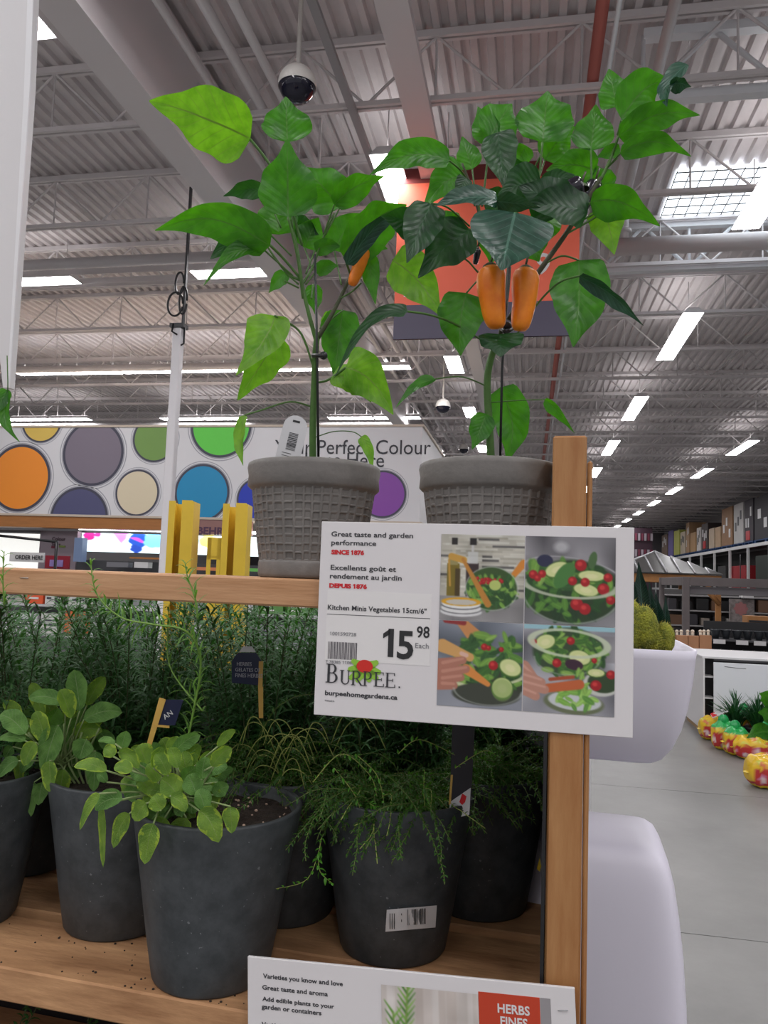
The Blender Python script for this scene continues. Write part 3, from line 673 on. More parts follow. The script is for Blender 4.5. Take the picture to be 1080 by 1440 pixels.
pleaf(pd, 'm', (688, 196), (720, 146), 60, a+.03, a+.04, 0, .06, pet=[(678, 290, a+.02), (684, 240, a+.03)], pr=.0016)
pleaf(pd, 'm', (690, 200), (672, 150), 40, a+.04, a+.05, 0, .0)
pleaf(pd, 'd', (700, 186), (709, 265), 52, a+.01, a-.01, 0, .03, .2, pet=[(695, 215, a+.02)])
pleaf(pd, 'm', (763, 200), (770, 128), 82, a+.03, a+.04, 0, .02, .12, pet=[(757, 262, a+.03)], pr=.0018)
pleaf(pd, 'm', (766, 225), (808, 178), 44, a+.05, a+.05, 0, .1, pet=[(758, 250, a+.04)])
pleaf(pd, 'm', (831, 212), (838, 147), 56, a+.02, a+.03, 0, 0, .1, pet=[(832, 270, a+.01)], pr=.0016)
pleaf(pd, 'm', (874, 168), (942, 118), 60, a-.01, a-.02, 10, .26, .16, pet=[(868, 190, a)])
pleaf(pd, 'm', (868, 150), (856, 97), 44, a+.01, a+.02, 0, 0, .1)
pleaf(pd, 'm', (870, 192), (984, 162), 44, a-.02, a-.04, 15, .15, .16, pet=[(862, 218, a)])
pleaf(pd, 'm', (872, 216), (972, 220), 32, a-.03, a-.05, 25, .2, .16, pet=[(855, 235, a)])
pleaf(pd, 'm', (872, 210), (838, 222), 20, a, a, 0, .05)
pleaf(pd, 'b', (966, 90), (938, 150), 24, a-.04, a-.05, 40, .0, .3, bend=.2)
pleaf(pd, 'b', (942, 120), (972, 122), 22, a-.04, a-.05, 30, .12, .3)
pleaf(pd, 'm', (838, 240), (768, 240), 44, a+.04, a+.03, 0, .12, .15)
pleaf(pd, 'm', (700, 250), (745, 232), 36, a+.05, a+.05, 0, .05)
pleaf(pd, 'm', (850, 270), (838, 232), 40, a+.04, a+.04, 0, 0)
pleaf(pd, 'm', (740, 205), (722, 240), 30, a+.05, a+.05, 0, 0)
pleaf(pd, 'm', (652, 246), (596, 292), 50, a+.01, a, 15, .14, .2, pet=[(668, 290, a+.02)])
pleaf(pd, 'd', (655, 250), (642, 280), 24, a-.01, a-.02, 0, 0, .3)
pleaf(pd, 'b', (700, 283), (611, 290), 30, a-.05, a-.07, 45, .1, .2, pet=[(712, 310, a)])
pleaf(pd, 'b', (698, 284), (760, 292), 26, a-.05, a-.06, 50, .06, .2)
pleaf(pd, 'b', (724, 300), (705, 380), 122, a-.07, a-.11, 0, .0, .08, pet=[(728, 330, a), (730, 305, a-.04)], pr=.002, wav=.03)
pleaf(pd, 'd', (760, 255), (700, 275), 50, a-.01, a-.02, 20, .08, .15)
pleaf(pd, 'd', (790, 296), (730, 262), 60, a-.02, a-.02, 20, .06, .15)
pleaf(pd, 'd', (826, 300), (738, 290), 56, a-.03, a-.04, 30, .08, .15)
pleaf(pd, 'd', (716, 300), (676, 268), 42, a+.02, a+.02, 0, .06, .15)
pleaf(pd, 'd', (760, 272), (808, 246), 34, a-.01, a, 0, .1, .15)
pleaf(pd, 'm', (740, 330), (758, 368), 52, a+.04, a+.03, 0, 0, .1)
pleaf(pd, 'm', (770, 300), (760, 350), 46, a+.05, a+.04, 0, 0, .1)
pleaf(pd, 'm', (700, 310), (690, 372), 56, a+.06, a+.06, 0, 0, .1)
pleaf(pd, 'm', (830, 285), (928, 318), 46, a-.03, a-.05, 30, .16, .2, pet=[(800, 320, a)])
pleaf(pd, 'y', (850, 292), (864, 358), 52, a, a-.02, 10, .06, .15, pet=[(815, 312, a)])
pleaf(pd, 'd', (660, 322), (588, 391), 64, a-.01, a-.04, 10, .06, .14, pet=[(690, 345, a+.01)])
pleaf(pd, 'm', (640, 330), (598, 318), 50, a+.01, a, 0, .1, .14)
pleaf(pd, 'd', (606, 286), (572, 370), 58, a-.04, a-.08, 0, .02, .12, pet=[(660, 318, a), (630, 292, a-.03)])
pleaf(pd, 'd', (598, 330), (536, 304), 46, a-.02, a-.04, 0, .1, .12)
pleaf(pd, 'y', (552, 366), (622, 446), 66, a+.02, a-.01, 8, .1, .12, pet=[(655, 350, a), (600, 345, a+.01)])
pleaf(pd, 'm', (656, 412), (648, 500), 70, a-.01, a-.03, 0, .0, .14, pet=[(700, 392, a), (678, 390, a)], bend=.05)
pleaf(pd, 'd', (704, 470), (704, 502), 62, a-.04, a-.06, 0, .0, .2)
pleaf(pd, 'm', (814, 366), (806, 488), 84, a-.01, a-.04, 0, .0, .12, pet=[(765, 372, a), (790, 360, a-.01)], bend=-.03)
pleaf(pd, 'b', (815, 388), (905, 458), 22, a-.06, a-.08, 35, .06, .3, pet=[(722, 478, a), (752, 432, a-.03), (785, 398, a-.05)], pr=.0014)
pleaf(pd, 'm', (703, 545), (712, 652), 54, a+.03, a+.03, 0, 0, .12, bend=-.12)
pleaf(pd, 'm', (684, 582), (664, 632), 34, a-.01, a-.02, 0, 0, .12)
pleaf(pd, 'm', (766, 562), (808, 609), 14, a-.04, a-.06, 40, .05, .3, pet=[(690, 566, a), (730, 563, a-.02)], pr=.0008)
pleaf(pd, 'd', (573, 438), (470, 532), 18, a-.05, a-.02, 45, .24, .3, pet=[(690, 486, a), (640, 456, a-.02), (605, 443, a-.04)], pr=.0015)
pleaf(pd, 'm', (612, 533), (556, 574), 14, a-.03, a-.05, 45, .12, .3, pet=[(684, 543, a), (650, 530, a-.02)], pr=.001)
# plant tag in the left pot
PM = frame(W(381, 668, dL-.05), (W(414, 676, dL-.05)-W(381, 668, dL-.05)), (W(404, 580, dL-.05)-W(386, 668, dL-.05)))
tg = MB(PM); wq = .034; hq = .092
pts = [(0, 0), (wq, 0), (wq, .062)]+[(wq/2+.55*wq*.9*cos(t), .073+.016*sin(t)) for t in [i*pi/8 for i in range(9)]]+[(0, .062)]
tg.add([(x, y, 0) for x, y in pts]+[(x, y, -.0008) for x, y in pts], [tuple(range(len(pts))), tuple(range(len(pts), 2*len(pts)))[::-1]]+[(i, i+len(pts), (i+1) % len(pts)+len(pts), (i+1) % len(pts)) for i in range(len(pts))])
tagm = mat('white tag plastic', (.62, .62, .63), .5); ink = mat('black print ink', (.02, .02, .022), .6)
tgo = obj('plant_tag', tg, tagm, pc, label='white plant tag with a barcode')
bc = MB(PM); y = .040; q = random.Random(2)
while y < .064: h = q.choice((.0005, .0009, .0013)); bc.box(.011, .024, y, y+h, 0, .0003); y += h+q.choice((.0006, .001))
for yy in [.008+.0038*k for k in range(8)]: bc.box(.004+q.uniform(0, .004), .016+q.uniform(0, .012), yy, yy+.0007, 0, .0003)
bc.box(.012, .022, .079, .082, 0, .0003)
obj('barcode', bc, ink, tgo)
# ================================================================== printed photographs
class Cv:
    """small paint canvas for flat printed photographs; 0..1 coordinates, y down"""
    def __init__(s, w, h, col, seed=0):
        s.w, s.h = w, h; s.a = np.ones((h, w, 3))*np.array(col)/255.; s.Y, s.X = np.mgrid[0:h, 0:w]; s.X = (s.X+.5)/w; s.Y = (s.Y+.5)/h; s.r = np.random.RandomState(seed)
    def put(s, m, col, o=1): m = np.clip(m, 0, 1)[..., None]*o; s.a = s.a*(1-m)+m*np.array(col)/255.
    def ell(s, cx, cy, rx, ry, col, rot=0, o=1, soft=.10):
        c, k = cos(radians(rot)), sin(radians(rot)); x = (s.X-cx)*c+(s.Y-cy)*k; y = -(s.X-cx)*k+(s.Y-cy)*c
        d = np.sqrt((x/rx)**2+(y/ry)**2); s.put((1-d)/soft+.5, col, o)
    def ring(s, cx, cy, rx, ry, wd, col, rot=0, o=1, half=0):
        c, k = cos(radians(rot)), sin(radians(rot)); x = (s.X-cx)*c+(s.Y-cy)*k; y = -(s.X-cx)*k+(s.Y-cy)*c
        d = np.abs(np.sqrt((x/rx)**2+(y/ry)**2)-1)*min(rx, ry); m = np.clip((wd-d)/.008+.5, 0, 1)
        if half: m = m*((y > 0) if half > 0 else (y < 0))
        s.put(m, col, o)
    def line(s, x0, y0, x1, y1, wd, col, w2=None, o=1):
        dx, dy = x1-x0, y1-y0; t = np.clip(((s.X-x0)*dx+(s.Y-y0)*dy)/(dx*dx+dy*dy), 0, 1); w2 = wd if w2 is None else w2
        d = np.hypot(s.X-x0-t*dx, s.Y-y0-t*dy); s.put((wd+(w2-wd)*t-d)/.01+.5, col, o)
    def rect(s, x0, y0, x1, y1, col, o=1, soft=.008):
        m = np.clip((s.X-x0)/soft+.5, 0, 1)*np.clip((x1-s.X)/soft+.5, 0, 1)*np.clip((s.Y-y0)/soft+.5, 0, 1)*np.clip((y1-s.Y)/soft+.5, 0, 1); s.put(m, col, o)
    def noise(s, amp, k=6):
        g = s.r.rand(k+2, k+2); x = s.X*k; y = s.Y*k; i = x.astype(int); j = y.astype(int); f = x-i; g_ = y-j
        n = (g[j, i]*(1-f)+g[j, i+1]*f)*(1-g_)+(g[j+1, i]*(1-f)+g[j+1, i+1]*f)*g_; s.a = np.clip(s.a+(n[..., None]-.5)*amp, 0, 1)
    def leaves(s, n, x0, x1, y0, y1, cols, sz=.07, inside=None):
        for k in range(n):
            x, y = s.r.uniform(x0, x1), s.r.uniform(y0, y1)
            if inside and not inside(x, y): continue
            c = cols[s.r.randint(len(cols))]; a = s.r.uniform(0, 180); q = sz*s.r.uniform(.6, 1.2)
            s.ell(x, y, q, q*s.r.uniform(.3, .5), c, a, .95, .3); s.line(x-cos(radians(a))*q*.7, y-sin(radians(a))*q*.7, x+cos(radians(a))*q*.7, y+sin(radians(a))*q*.7, .003, [min(255, v*1.35) for v in c], o=.6)
    def tom(s, x, y, r): s.ell(x, y, r, r, (160, 28, 34), 0, 1, .15); s.ell(x-r*.2, y-r*.25, r*.45, r*.4, (214, 70, 66), 0, .8, .6)
    def cuke(s, x, y, rx, ry, rot=0): s.ell(x, y, rx, ry, (74, 112, 44), rot); s.ell(x, y-ry*.06, rx*.9, ry*.88, (206, 214, 150), rot); s.ell(x, y, rx*.42, ry*.4, (222, 222, 168), rot, .9, .5)
GR = [(62, 104, 44), (88, 134, 54), (40, 74, 36), (112, 154, 66), (52, 88, 46), (132, 168, 82)]
def photo_a():
    c = Cv(124, 124, (176, 172, 160), 1)
    for k in range(26):
        y = k*.026+.0; 
        for j in range(5): x = c.r.rand(); c.rect(x, y, x+c.r.uniform(.1, .4), y+.022, [(200, 198, 186), (188, 184, 170), (150, 146, 132), (205, 205, 196)][c.r.randint(4)], .7)
    for x, y, w in ((.45, .04, .25), (.62, .12, .38), (.0, .24, .13), (.50, .24, .12), (.5, .285, .2), (.50, .36, .38), (0, .46, .1), (.92, .62, .08)): c.rect(x, y, x+w, y+.026, (88, 86, 84))
    c.rect(0, .72, 1, 1, (138, 136, 136)); c.noise(.16)
    c.rect(.08, .34, .23, .72, (120, 104, 34)); c.rect(.10, .28, .21, .36, (150, 140, 90)); c.rect(.14, .06, .18, .28, (190, 186, 170), .7); c.rect(.13, .04, .20, .12, (40, 36, 34)); c.rect(.18, .4, .24, .72, (74, 60, 30))
    c.rect(.31, .33, .46, .72, (56, 44, 44)); c.rect(.33, .2, .45, .34, (196, 198, 196), .8); c.rect(.37, .08, .40, .2, (190, 190, 188)); c.rect(.35, .04, .43, .12, (36, 34, 34))
    c.line(.84, .50, .99, .32, .028, (208, 132, 52), .045)
    c.ell(.62, .62, .30, .25, (58, 84, 42)); ins = lambda x, y: ((x-.62)/.3)**2+((y-.62)/.24)**2 < 1
    c.leaves(110, .32, .92, .5, .86, GR, .06, ins)
    for k in range(16): c.tom(c.r.uniform(.42, .74), c.r.uniform(.5, .56), .022)
    c.ell(.66, .58, .07, .06, (180, 196, 110)); c.ring(.62, .62, .31, .25, .006, (200, 205, 200), o=.6)
    c.line(.13, .26, .28, .30, .04, (196, 150, 66)); c.line(.27, .29, .58, .80, .02, (186, 128, 56), .04); c.line(.10, .3, .12, .6, .012, (190, 145, 62))
    for k, (q, cc) in enumerate(((.90, (215, 215, 215)), (.87, (90, 90, 92)), (.86, (222, 222, 220)), (.82, (70, 70, 74)), (.81, (226, 226, 224)))): c.ell(.26, q, .25-.004*k, .058, cc)
    c.ell(.26, .785, .24, .05, (214, 158, 40)); c.ell(.26, .79, .185, .034, (196, 190, 178)); return c
def photo_b():
    c = Cv(124, 124, (136, 134, 138), 2); c.noise(.5, 5); c.ell(.4, .12, .08, .06, (210, 210, 212), 0, .6, .8)
    c.rect(0, .75, 1, 1, (112, 112, 116), .6); c.ring(.52, .42, .55, .18, .005, (170, 170, 172), 8)
    c.ell(.52, .62, .54, .36, (44, 64, 38)); ins = lambda x, y: ((x-.5)/.55)**2+((y-.56)/.38)**2 < 1
    c.leaves(90, 0, 1, .34, .95, GR[:3]+[(36, 60, 36)], .09, ins); c.leaves(40, .1, .95, .32, .6, GR, .10, ins)
    c.ell(.22, .28, .09, .07, (44, 46, 72)); c.cuke(.36, .38, .15, .09, -20); c.ell(.44, .44, .09, .17, (72, 122, 60), 35); c.ell(.75, .26, .045, .10, (74, 104, 62), 12)
    c.cuke(.74, .44, .16, .065, 2); c.cuke(.68, .60, .15, .075, 10)
    for x, y, r in ((.62, .32, .065), (.09, .44, .05), (.19, .43, .045), (.53, .5, .05), (.67, .51, .05), (.87, .58, .065), (.92, .45, .05), (.58, .76, .07), (.67, .81, .065), (.95, .7, .05), (.14, .48, .04)): c.tom(x, y, r)
    c.ring(.5, .52, .53, .17, .014, (184, 190, 168), 3, .9, 1); c.ring(.52, .62, .54, .36, .008, (150, 160, 150), 0, .7, 1); return c
def photo_c():
    c = Cv(124, 124, (122, 128, 138), 3); c.noise(.4, 4); c.rect(0, .8, 1, 1, (150, 152, 160), .7)
    c.line(.28, .02, .44, .18, .06, (196, 136, 84), .09); c.line(.08, 0, .3, .02, .03, (140, 50, 50))
    ins = lambda x, y: ((x-.62)/.42)**2+((y-.5)/.38)**2 < 1
    c.ell(.6, .72, .42, .22, (54, 60, 46)); c.leaves(130, .2, 1, .14, .8, GR, .09, ins)
    for x, y, r in ((.55, .29, .04), (.66, .5, .055), (.75, .31, .03), (.6, .30, .03)): c.tom(x, y, r)
    c.ring(.62, .62, .44, .12, .012, (206, 208, 170), -8, .9, 1); c.cuke(.86, .52, .14, .105, 20); c.ell(.58, .84, .40, .13, (62, 66, 56)); c.cuke(.77, .76, .13, .13, 0); c.ell(.77, .78, .12, .13, (120, 150, 80), 0, .5)
    c.line(.05, .30, .38, .42, .08, (206, 158, 96), .05); c.line(.34, .56, .6, .72, .06, (212, 136, 66), .03)
    for x, y, x1, y1, w in ((.02, .52, .30, .46, .07), (.02, .62, .34, .56, .08), (.02, .70, .28, .66, .075), (.02, .76, .2, .76, .06)): c.line(x, y, x1, y1, w, (172, 116, 98), .045); c.line(x+.04, y-.02, x1, y1-.02, .02, (200, 146, 126), .015, .7)
    c.line(.28, .38, .34, .40, .025, (216, 176, 160)); c.ring(.6, .78, .4, .18, .006, (170, 176, 170), 0, .6, 1); return c
def photo_d():
    c = Cv(124, 124, (140, 140, 146), 4); c.noise(.4, 5); c.rect(0, 0, 1, .05, (150, 190, 200)); c.rect(.85, .1, 1, .4, (120, 116, 118), .5)
    ins = lambda x, y: ((x-.5)/.38)**2+((y-.3)/.28)**2 < 1; c.ell(.5, .3, .4, .28, (56, 74, 50)); c.leaves(120, .1, .9, .03, .56, GR, .075, ins)
    c.cuke(.24, .2, .12, .09, -20); c.cuke(.62, .36, .13, .09, 12); c.ell(.56, .44, .1, .06, (60, 36, 52), 10)
    for x, y, r in ((.52, .17, .045), (.11, .2, .035), (.37, .43, .05), (.78, .38, .03)): c.tom(x, y, r)
    c.ring(.5, .2, .42, .15, .015, (196, 206, 178), 4, .9); c.ring(.48, .36, .36, .2, .006, (160, 170, 160), 0, .6, 1)
    c.ell(.86, .64, .2, .14, (196, 198, 190)); c.ell(.88, .62, .17, .12, (50, 70, 42)); c.cuke(.80, .52, .1, .05, 0); c.tom(.8, .66, .06); c.tom(.96, .53, .05)
    c.ell(.56, .87, .33, .13, (104, 112, 84), 3); c.ell(.57, .85, .29, .105, (196, 200, 202), 3); c.leaves(26, .4, .8, .72, .92, [(120, 168, 72), (146, 190, 92), (90, 140, 60)], .07); c.leaves(8, .58, .7, .5, .72, [(130, 170, 80)], .05)
    c.line(.28, .72, .62, .66, .05, (190, 98, 56), .055); c.line(.3, .62, .55, .58, .02, (164, 76, 46))
    for x, y, x1, y1, w in ((0, .50, .12, .62, .08), (.0, .60, .2, .66, .08), (0, .68, .24, .74, .07), (0, .76, .14, .82, .05)): c.line(x, y, x1, y1, w, (184, 134, 116), .05); c.line(x, y-.02, x1, y1-.03, .015, (214, 168, 150), .012, .6)
    return c
printm = vcolmat('glossy photo print', .35)
def put_canvas(c, M, x0, y0, x1, y1, par, name='photo_print', z=.0006, label=None):
    """x0,y0 top left .. x1,y1 bottom right in board coordinates"""
    h, w = c.h, c.w; a = c.a
    xs = np.linspace(x0, x1, w+1); ys_ = np.linspace(y0, y1, h+1)
    g = np.zeros((h+1, w+1, 3)); n = np.zeros((h+1, w+1, 1))
    for dy in (0, 1):
        for dx in (0, 1): g[dy:dy+h, dx:dx+w] += a; n[dy:dy+h, dx:dx+w] += 1
    g /= n; g = np.where(g <= .04045, g/12.92, ((g+.055)/1.055)**2.4)
    vs = [M @ Vector((xs[i], ys_[j], z)) for j in range(h+1) for i in range(w+1)]
    mb = MB(); mb.v = vs; k = w+1
    mb.f = [(j*k+i, (j+1)*k+i, (j+1)*k+i+1, j*k+i+1) for j in range(h) for i in range(w)]; mb.mi = [0]*len(mb.f); mb.sm = [False]*len(mb.f)
    cols = np.concatenate([g.reshape(-1, 3), np.ones(((h+1)*(w+1), 1))], 1)
    return obj(name, mb, printm, par, world=False, cols=cols, label=label)
# ================================================================== large product sign
PL = frame(on(441, 1005, SV, SV.dot(SO)-.012), Vector((cos(radians(-1.3)), sin(radians(-1.3)), 0)), ZZ); sg = Plane(PL)
tx, ty = sg.loc(892, 742); bx_, by_ = sg.loc(890, 1038); tlx, tly = sg.loc(453, 733); print('SIGN', sg.loc(441, 1005), (tx, ty), (bx_, by_), (tlx, tly))
sign = thing('product_sign', 'white product price sign with four salad photographs, fixed to the post', 'sign', PL)
SWd = (tx+bx_)/2; SHt = (ty-by_+tly)/2; base = by_/2; 
board = mat('white sign board', (.70, .675, .68), .38, spec=.4)
obj('board', MB().bbox(-.0, SWd, base, base+SHt, -.004, 0, .0006), board, sign, world=False)
txt = mat('charcoal lettering', (.035, .035, .04), .6); redt = mat('red lettering', (200, 30, 40), .6)
def textw(s_, size, bold):
    cu = bpy.data.curves.new('t', 'FONT'); cu.body = s_; cu.size = size; cu.offset = bold; o = bpy.data.objects.new('t', cu); COL.objects.link(o); bpy.context.view_layer.update()
    me = bpy.data.meshes.new_from_object(o.evaluated_get(bpy.context.evaluated_depsgraph_get())); xs = [(v.co.x, v.co.y) for v in me.vertices]; bpy.data.objects.remove(o); bpy.data.meshes.remove(me); return xs
def text1(body, size, x, y, m, par, M, z=0, bold=0, sx=1):
    o = text(body, size, x, y, m, par, M, z=z, bold=bold, sx=sx)
    if '1' not in body: return o
    me = o.data; vs = [tuple(v.co) for v in me.vertices]; fs = [tuple(p.vertices) for p in me.polygons]; one = textw('1', size, bold); w1 = max(p[0] for p in one)-min(p[0] for p in one); cap = max(p[1] for p in one); zt_ = max(v[2] for v in vs)
    for i, ch in enumerate(body):
        if ch != '1': continue
        xr = x+max(p[0] for p in textw(body[:i+1], size, bold)); xl = xr-w1; k = len(vs); u = size
        vs += [(xl+w1*.3, y+cap, zt_), (xl-.13*u, y+cap-.13*u, zt_), (xl-.13*u, y+cap-.13*u-max(.07*u, w1*.9), zt_), (xl+w1*.3, y+cap-max(.09*u, w1*1.0), zt_)]; fs.append((k, k+1, k+2, k+3))
    me.clear_geometry(); me.from_pydata(vs, [], fs); me.update(); return o
def st_(body, px, py, cap, m=txt, bold=.00012, sx=1, par=None, pl=None, z=.0003):
    x, y = (pl or sg).loc(px, py); return text1(body, cap/.70, x, y, m, par or sign, I4, z=z, bold=bold, sx=sx)
def fit(body, px0, px1, py, cap, m=txt, bold=.00012, par=None, pl=None, z=.0003, py1=None):
    """lettering fitted between two sight lines"""
    o = st_(body, px0, py, cap, m, bold, 1, par, pl, z); xs = [v.co.x for v in o.data.vertices]; a, b = min(xs), max(xs)
    x0 = (pl or sg).loc(px0, py)[0]; x1 = (pl or sg).loc(px1, py1 or py)[0]; k = (x1-x0)/(b-a)
    o.data.transform(Matrix.Translation((x0, 0, 0)) @ Matrix.Diagonal((k, 1, 1, 1)) @ Matrix.Translation((-a, 0, 0))); return o
fit('Great taste and garden', 466, 581, 754, .0062); fit('performance', 466, 529, 766, .0062); fit('SINCE 1876', 466, 512, 779, .0052, redt, .0004)
fit('Excellents go\u00fbt et', 465, 557, 801, .0062); fit('rendement au jardin', 464, 565, 813, .0062); fit('DEPUIS 1876', 463, 516, 826, .0052, redt, .0004)
# price label
a0 = sg.loc(456, 946); a1 = sg.loc(607, 838)
a0 = (a0[0], sg.loc(456, 928)[1])
a1 = (a1[0], sg.loc(600, 834)[1]-.001)
obj('price_label', MB().box(a0[0], a1[0], a0[1], a1[1], 0, .0003), mat('label paper', (.74, .72, .71), .5), sign, world=False)
fit('Kitchen Minis Vegetables 15cm/6"', 461, 600, 857, .0062, z=.0006)
l0 = sg.loc(460, 862); l1 = sg.loc(605, 872); obj('rule_line', MB().box(l0[0], l1[0], (l0[1]+l1[1])/2, (l0[1]+l1[1])/2+.0006, .0003, .0006), txt, sign, world=False)
fit('1001590728', 464, 501, 893, .0044, mat('grey lettering', (.2, .2, .21), .6), 0, z=.0006)
fit('1', 538, 553, 922, .0335, ink, .0010, z=.0006); fit('5', 558, 581, 925, .0335, ink, .0010, z=.0006)
fit('98', 586, 604, 896, .0135, ink, .0003, z=.0006); fit('Each', 584, 603, 911, .0062, mat('grey lettering', (1, 1, 1)), 0, z=.0006)
b = MB(); q = random.Random(4); x0, y0 = sg.loc(461, 926); x1 = sg.loc(501, 926)[0]; y1 = sg.loc(461, 902)[1]
while x0 < x1: wq = q.choice((.0005, .0008, .0012, .0016)); b.box(x0, x0+wq, y0, y1, .0003, .0006); x0 += wq+q.choice((.0006, .0009))
obj('barcode', b, mat('barcode ink', (.10, .09, .10), .6), sign, world=False); fit('7 78385 11087 4', 458, 503, 932, .0035, mat('grey lettering', (1, 1, 1)), 0)
# seed company wordmark drawn with serifs, tomato and leaves behind
def serif(x, y, w, h, ch, mb):
    T = h*.13; t = h*.045; s = h*.10
    def bar(a, b, c, d): mb.box(x+a*w, x+b*w, y+c*h, y+d*h, .0008, .0011)
    def V(cx, wd, y0=0, y1=1, f=1): mb.box(x+cx*w-wd/2, x+cx*w+wd/2, y+y0*h, y+y1*h, .0008, .0011)
    def foot(cx, yy, wd): mb.box(x+cx*w-wd/2, x+cx*w+wd/2, y+yy*h-(t if yy else 0), y+yy*h+(0 if yy else t), .0008, .0011)
    def bowl(cx, y0, y1, rx):
        n = 10; cy = (y0+y1)/2*h; ry = (y1-y0)/2*h; P = []
        for k in range(n+1):
            a = -pi/2+pi*k/n; P.append((x+cx*w+rx*cos(a), y+cy+ry*sin(a)))
        Q = []
        for k in range(n+1):
            a = pi/2-pi*k/n; Q.append((x+cx*w+(rx-T)*cos(a), y+cy+(ry-t)*sin(a)))
        for k in range(n): mb.add([(P[k][0], P[k][1], .0011), (P[k+1][0], P[k+1][1], .0011), (Q[n-k-1][0], Q[n-k-1][1], .0011), (Q[n-k][0], Q[n-k][1], .0011)], [(0, 1, 2, 3)])
    if ch in 'BPRE': V(.22, T); foot(.22, 0, T*2.4); foot(.22, 1, T*2.2)
    if ch == 'B': bar(.2, .5, .955, 1); bar(.2, .5, .50, .545); bar(.2, .5, 0, .045); bowl(.48, .5, 1, .36*w); bowl(.5, 0, .545, .44*w)
    if ch in 'PR': bar(.2, .5, .955, 1); bar(.2, .5, .45, .495); bowl(.48, .45, 1, .40*w)
    if ch == 'R': mb.add([(x+.45*w, y+.47*h, .0011), (x+.45*w+T, y+.47*h, .0011), (x+1.02*w+T*.4, y, .0011), (x+1.0*w-T*.6, y, .0011)], [(0, 3, 2, 1)]); foot(1.0, 0, T*1.6)
    if ch == 'E': bar(.2, .9, .955, 1); bar(.2, .75, .48, .525); bar(.2, .95, 0, .045); V(.9, t*1.2, .8, 1); V(.74, t*1.1, .4, .6); V(.95, t*1.2, 0, .22)
    if ch == 'U':
        V(.22, T, .3, 1); V(.85, t*1.3, .3, 1); foot(.22, 1, T*2.4); foot(.85, 1, T*1.8); n = 10
        for k in range(n):
            P = []
            for kk in (k, k+1):
                a = pi+pi*kk/n; P.append((x+.535*w+(.315*w+T/2)*cos(a)-0, y+.32*h+.32*h*sin(a))); P.append((x+.55*w+(.27*w)*cos(a), y+.32*h+(.32*h-t*1.6)*sin(a)))
            mb.add([(P[0][0], P[0][1], .0011), (P[2][0], P[2][1], .0011), (P[3][0], P[3][1], .0011), (P[1][0], P[1][1], .0011)], [(0, 1, 2, 3)])
icon = MB(); 
lg = mat('printed leaf green', (140, 190, 60), .6); tr_ = mat('printed tomato red', (205, 40, 30), .6)
cx, cy = sg.loc(513, 938)
for ang, L_ in ((150, .020), (185, .022), (215, .024), (240, .02), (30, .020), (-10, .022), (-35, .022), (-65, .018), (170, .012)):
    ca, sa = cos(radians(ang)), sin(radians(ang)); pts = []
    for k in range(12):
        t = 2*pi*k/12; u_ = .5+.5*cos(t); r_ = (.0042+.0012*(k % 2))*sin(t); X = L_*u_; pts.append((cx+X*ca-r_*sa, cy-.002+X*sa+r_*ca, .0007))
    icon.add(pts, [tuple(range(12))])
obj('leaf_emblem', icon, lg, sign, world=False, label='light green leaf emblem')
ic = MB(); ic.add([(cx+.0105*cos(a_), cy+.001+.008*sin(a_), .0009) for a_ in [2*pi*k/24 for k in range(24)]], [tuple(range(24))]); obj('tomato_emblem', ic, tr_, sign, world=False, label='red tomato emblem')
ws = MB(); x, y = sg.loc(458, 960); xe = sg.loc(562, 965)[0]; Wd = (xe-x); big = .0235; sm_ = .0178
cw = [.19, .155, .16, .15, .15, .15]; xx = x; dy = 0
for ch, wf in zip('BURPEE', cw):
    h_ = big if ch == 'B' else sm_; serif(xx, y+.0005-(.0012 if ch != 'B' else 0)*(1), wf*Wd*.92, h_, ch, ws); xx += wf*Wd
ws.box(xe-.0012, xe+.0008, y-.0005, y+.0013, .0008, .0011)
obj('wordmark', ws, txt, sign, world=False)
fit('burpeehomegardens.ca', 457, 559, 977, .0056, bold=.0002, py1=977); fit('Printed in', 457, 470, 986, .002, mat('grey lettering', (1, 1, 1)), 0)
xa, ya = sg.loc(621, 751); xb = sg.loc(739, 751)[0]; xc = sg.loc(866, 757)[0]; ym = sg.loc(740, 877)[1]; yb_ = sg.loc(740, 1000)[1]
put_canvas(photo_a(), I4, xa, ya, xb-.0006, ym+.0004, sign); put_canvas(photo_b(), I4, xb+.0006, ya, xc, ym+.0004, sign)
put_canvas(photo_c(), I4, xa, ym-.0004, xb-.0006, yb_, sign); put_canvas(photo_d(), I4, xb+.0006, ym-.0004, xc, yb_, sign)
# ================================================================== lower sign
A0 = on(348, 1345, SV, SV.dot(SO)-.014); A1 = on(808, 1390, SV, SV.dot(SO)-.014); ex = (A1-A0); w2 = ex.length
PM = frame(A0, ex, ZZ); s2 = Plane(PM)
sg2 = thing('herb_sign', 'white herb sign with a red block and herb picture, low on the rack', 'sign', PM)
obj('board', MB().bbox(0, w2, -.25, 0, -.004, 0, .0006), board, sg2, world=False)
def f2(body, a, b_, y, cap, m=txt, bold=.00012, z=.0003): 
    x0, y0 = s2.loc(a, y); o = text(body, cap/.70, x0, y0, m, sg2, I4, z=z, bold=bold); xs = [v.co.x for v in o.data.vertices]; k = (s2.loc(b_, y)[0]-x0)/(max(xs)-min(xs)); mn = min(xs)
    o.data.transform(Matrix.Translation((x0, 0, 0)) @ Matrix.Diagonal((k, 1, 1, 1)) @ Matrix.Translation((-mn, 0, 0)))
f2('Varieties you know and love', 370, 482, 1375, .0052); f2('Great taste and aroma', 369, 461, 1391, .0052); f2('Add edible plants to your', 369, 470, 1407, .0048); f2('garden or containers', 368, 452, 1418, .0052)
f2('Vari\u00e9t\u00e9s connues et aim\u00e9es'[:16], 368, 436, 1443, .0052)
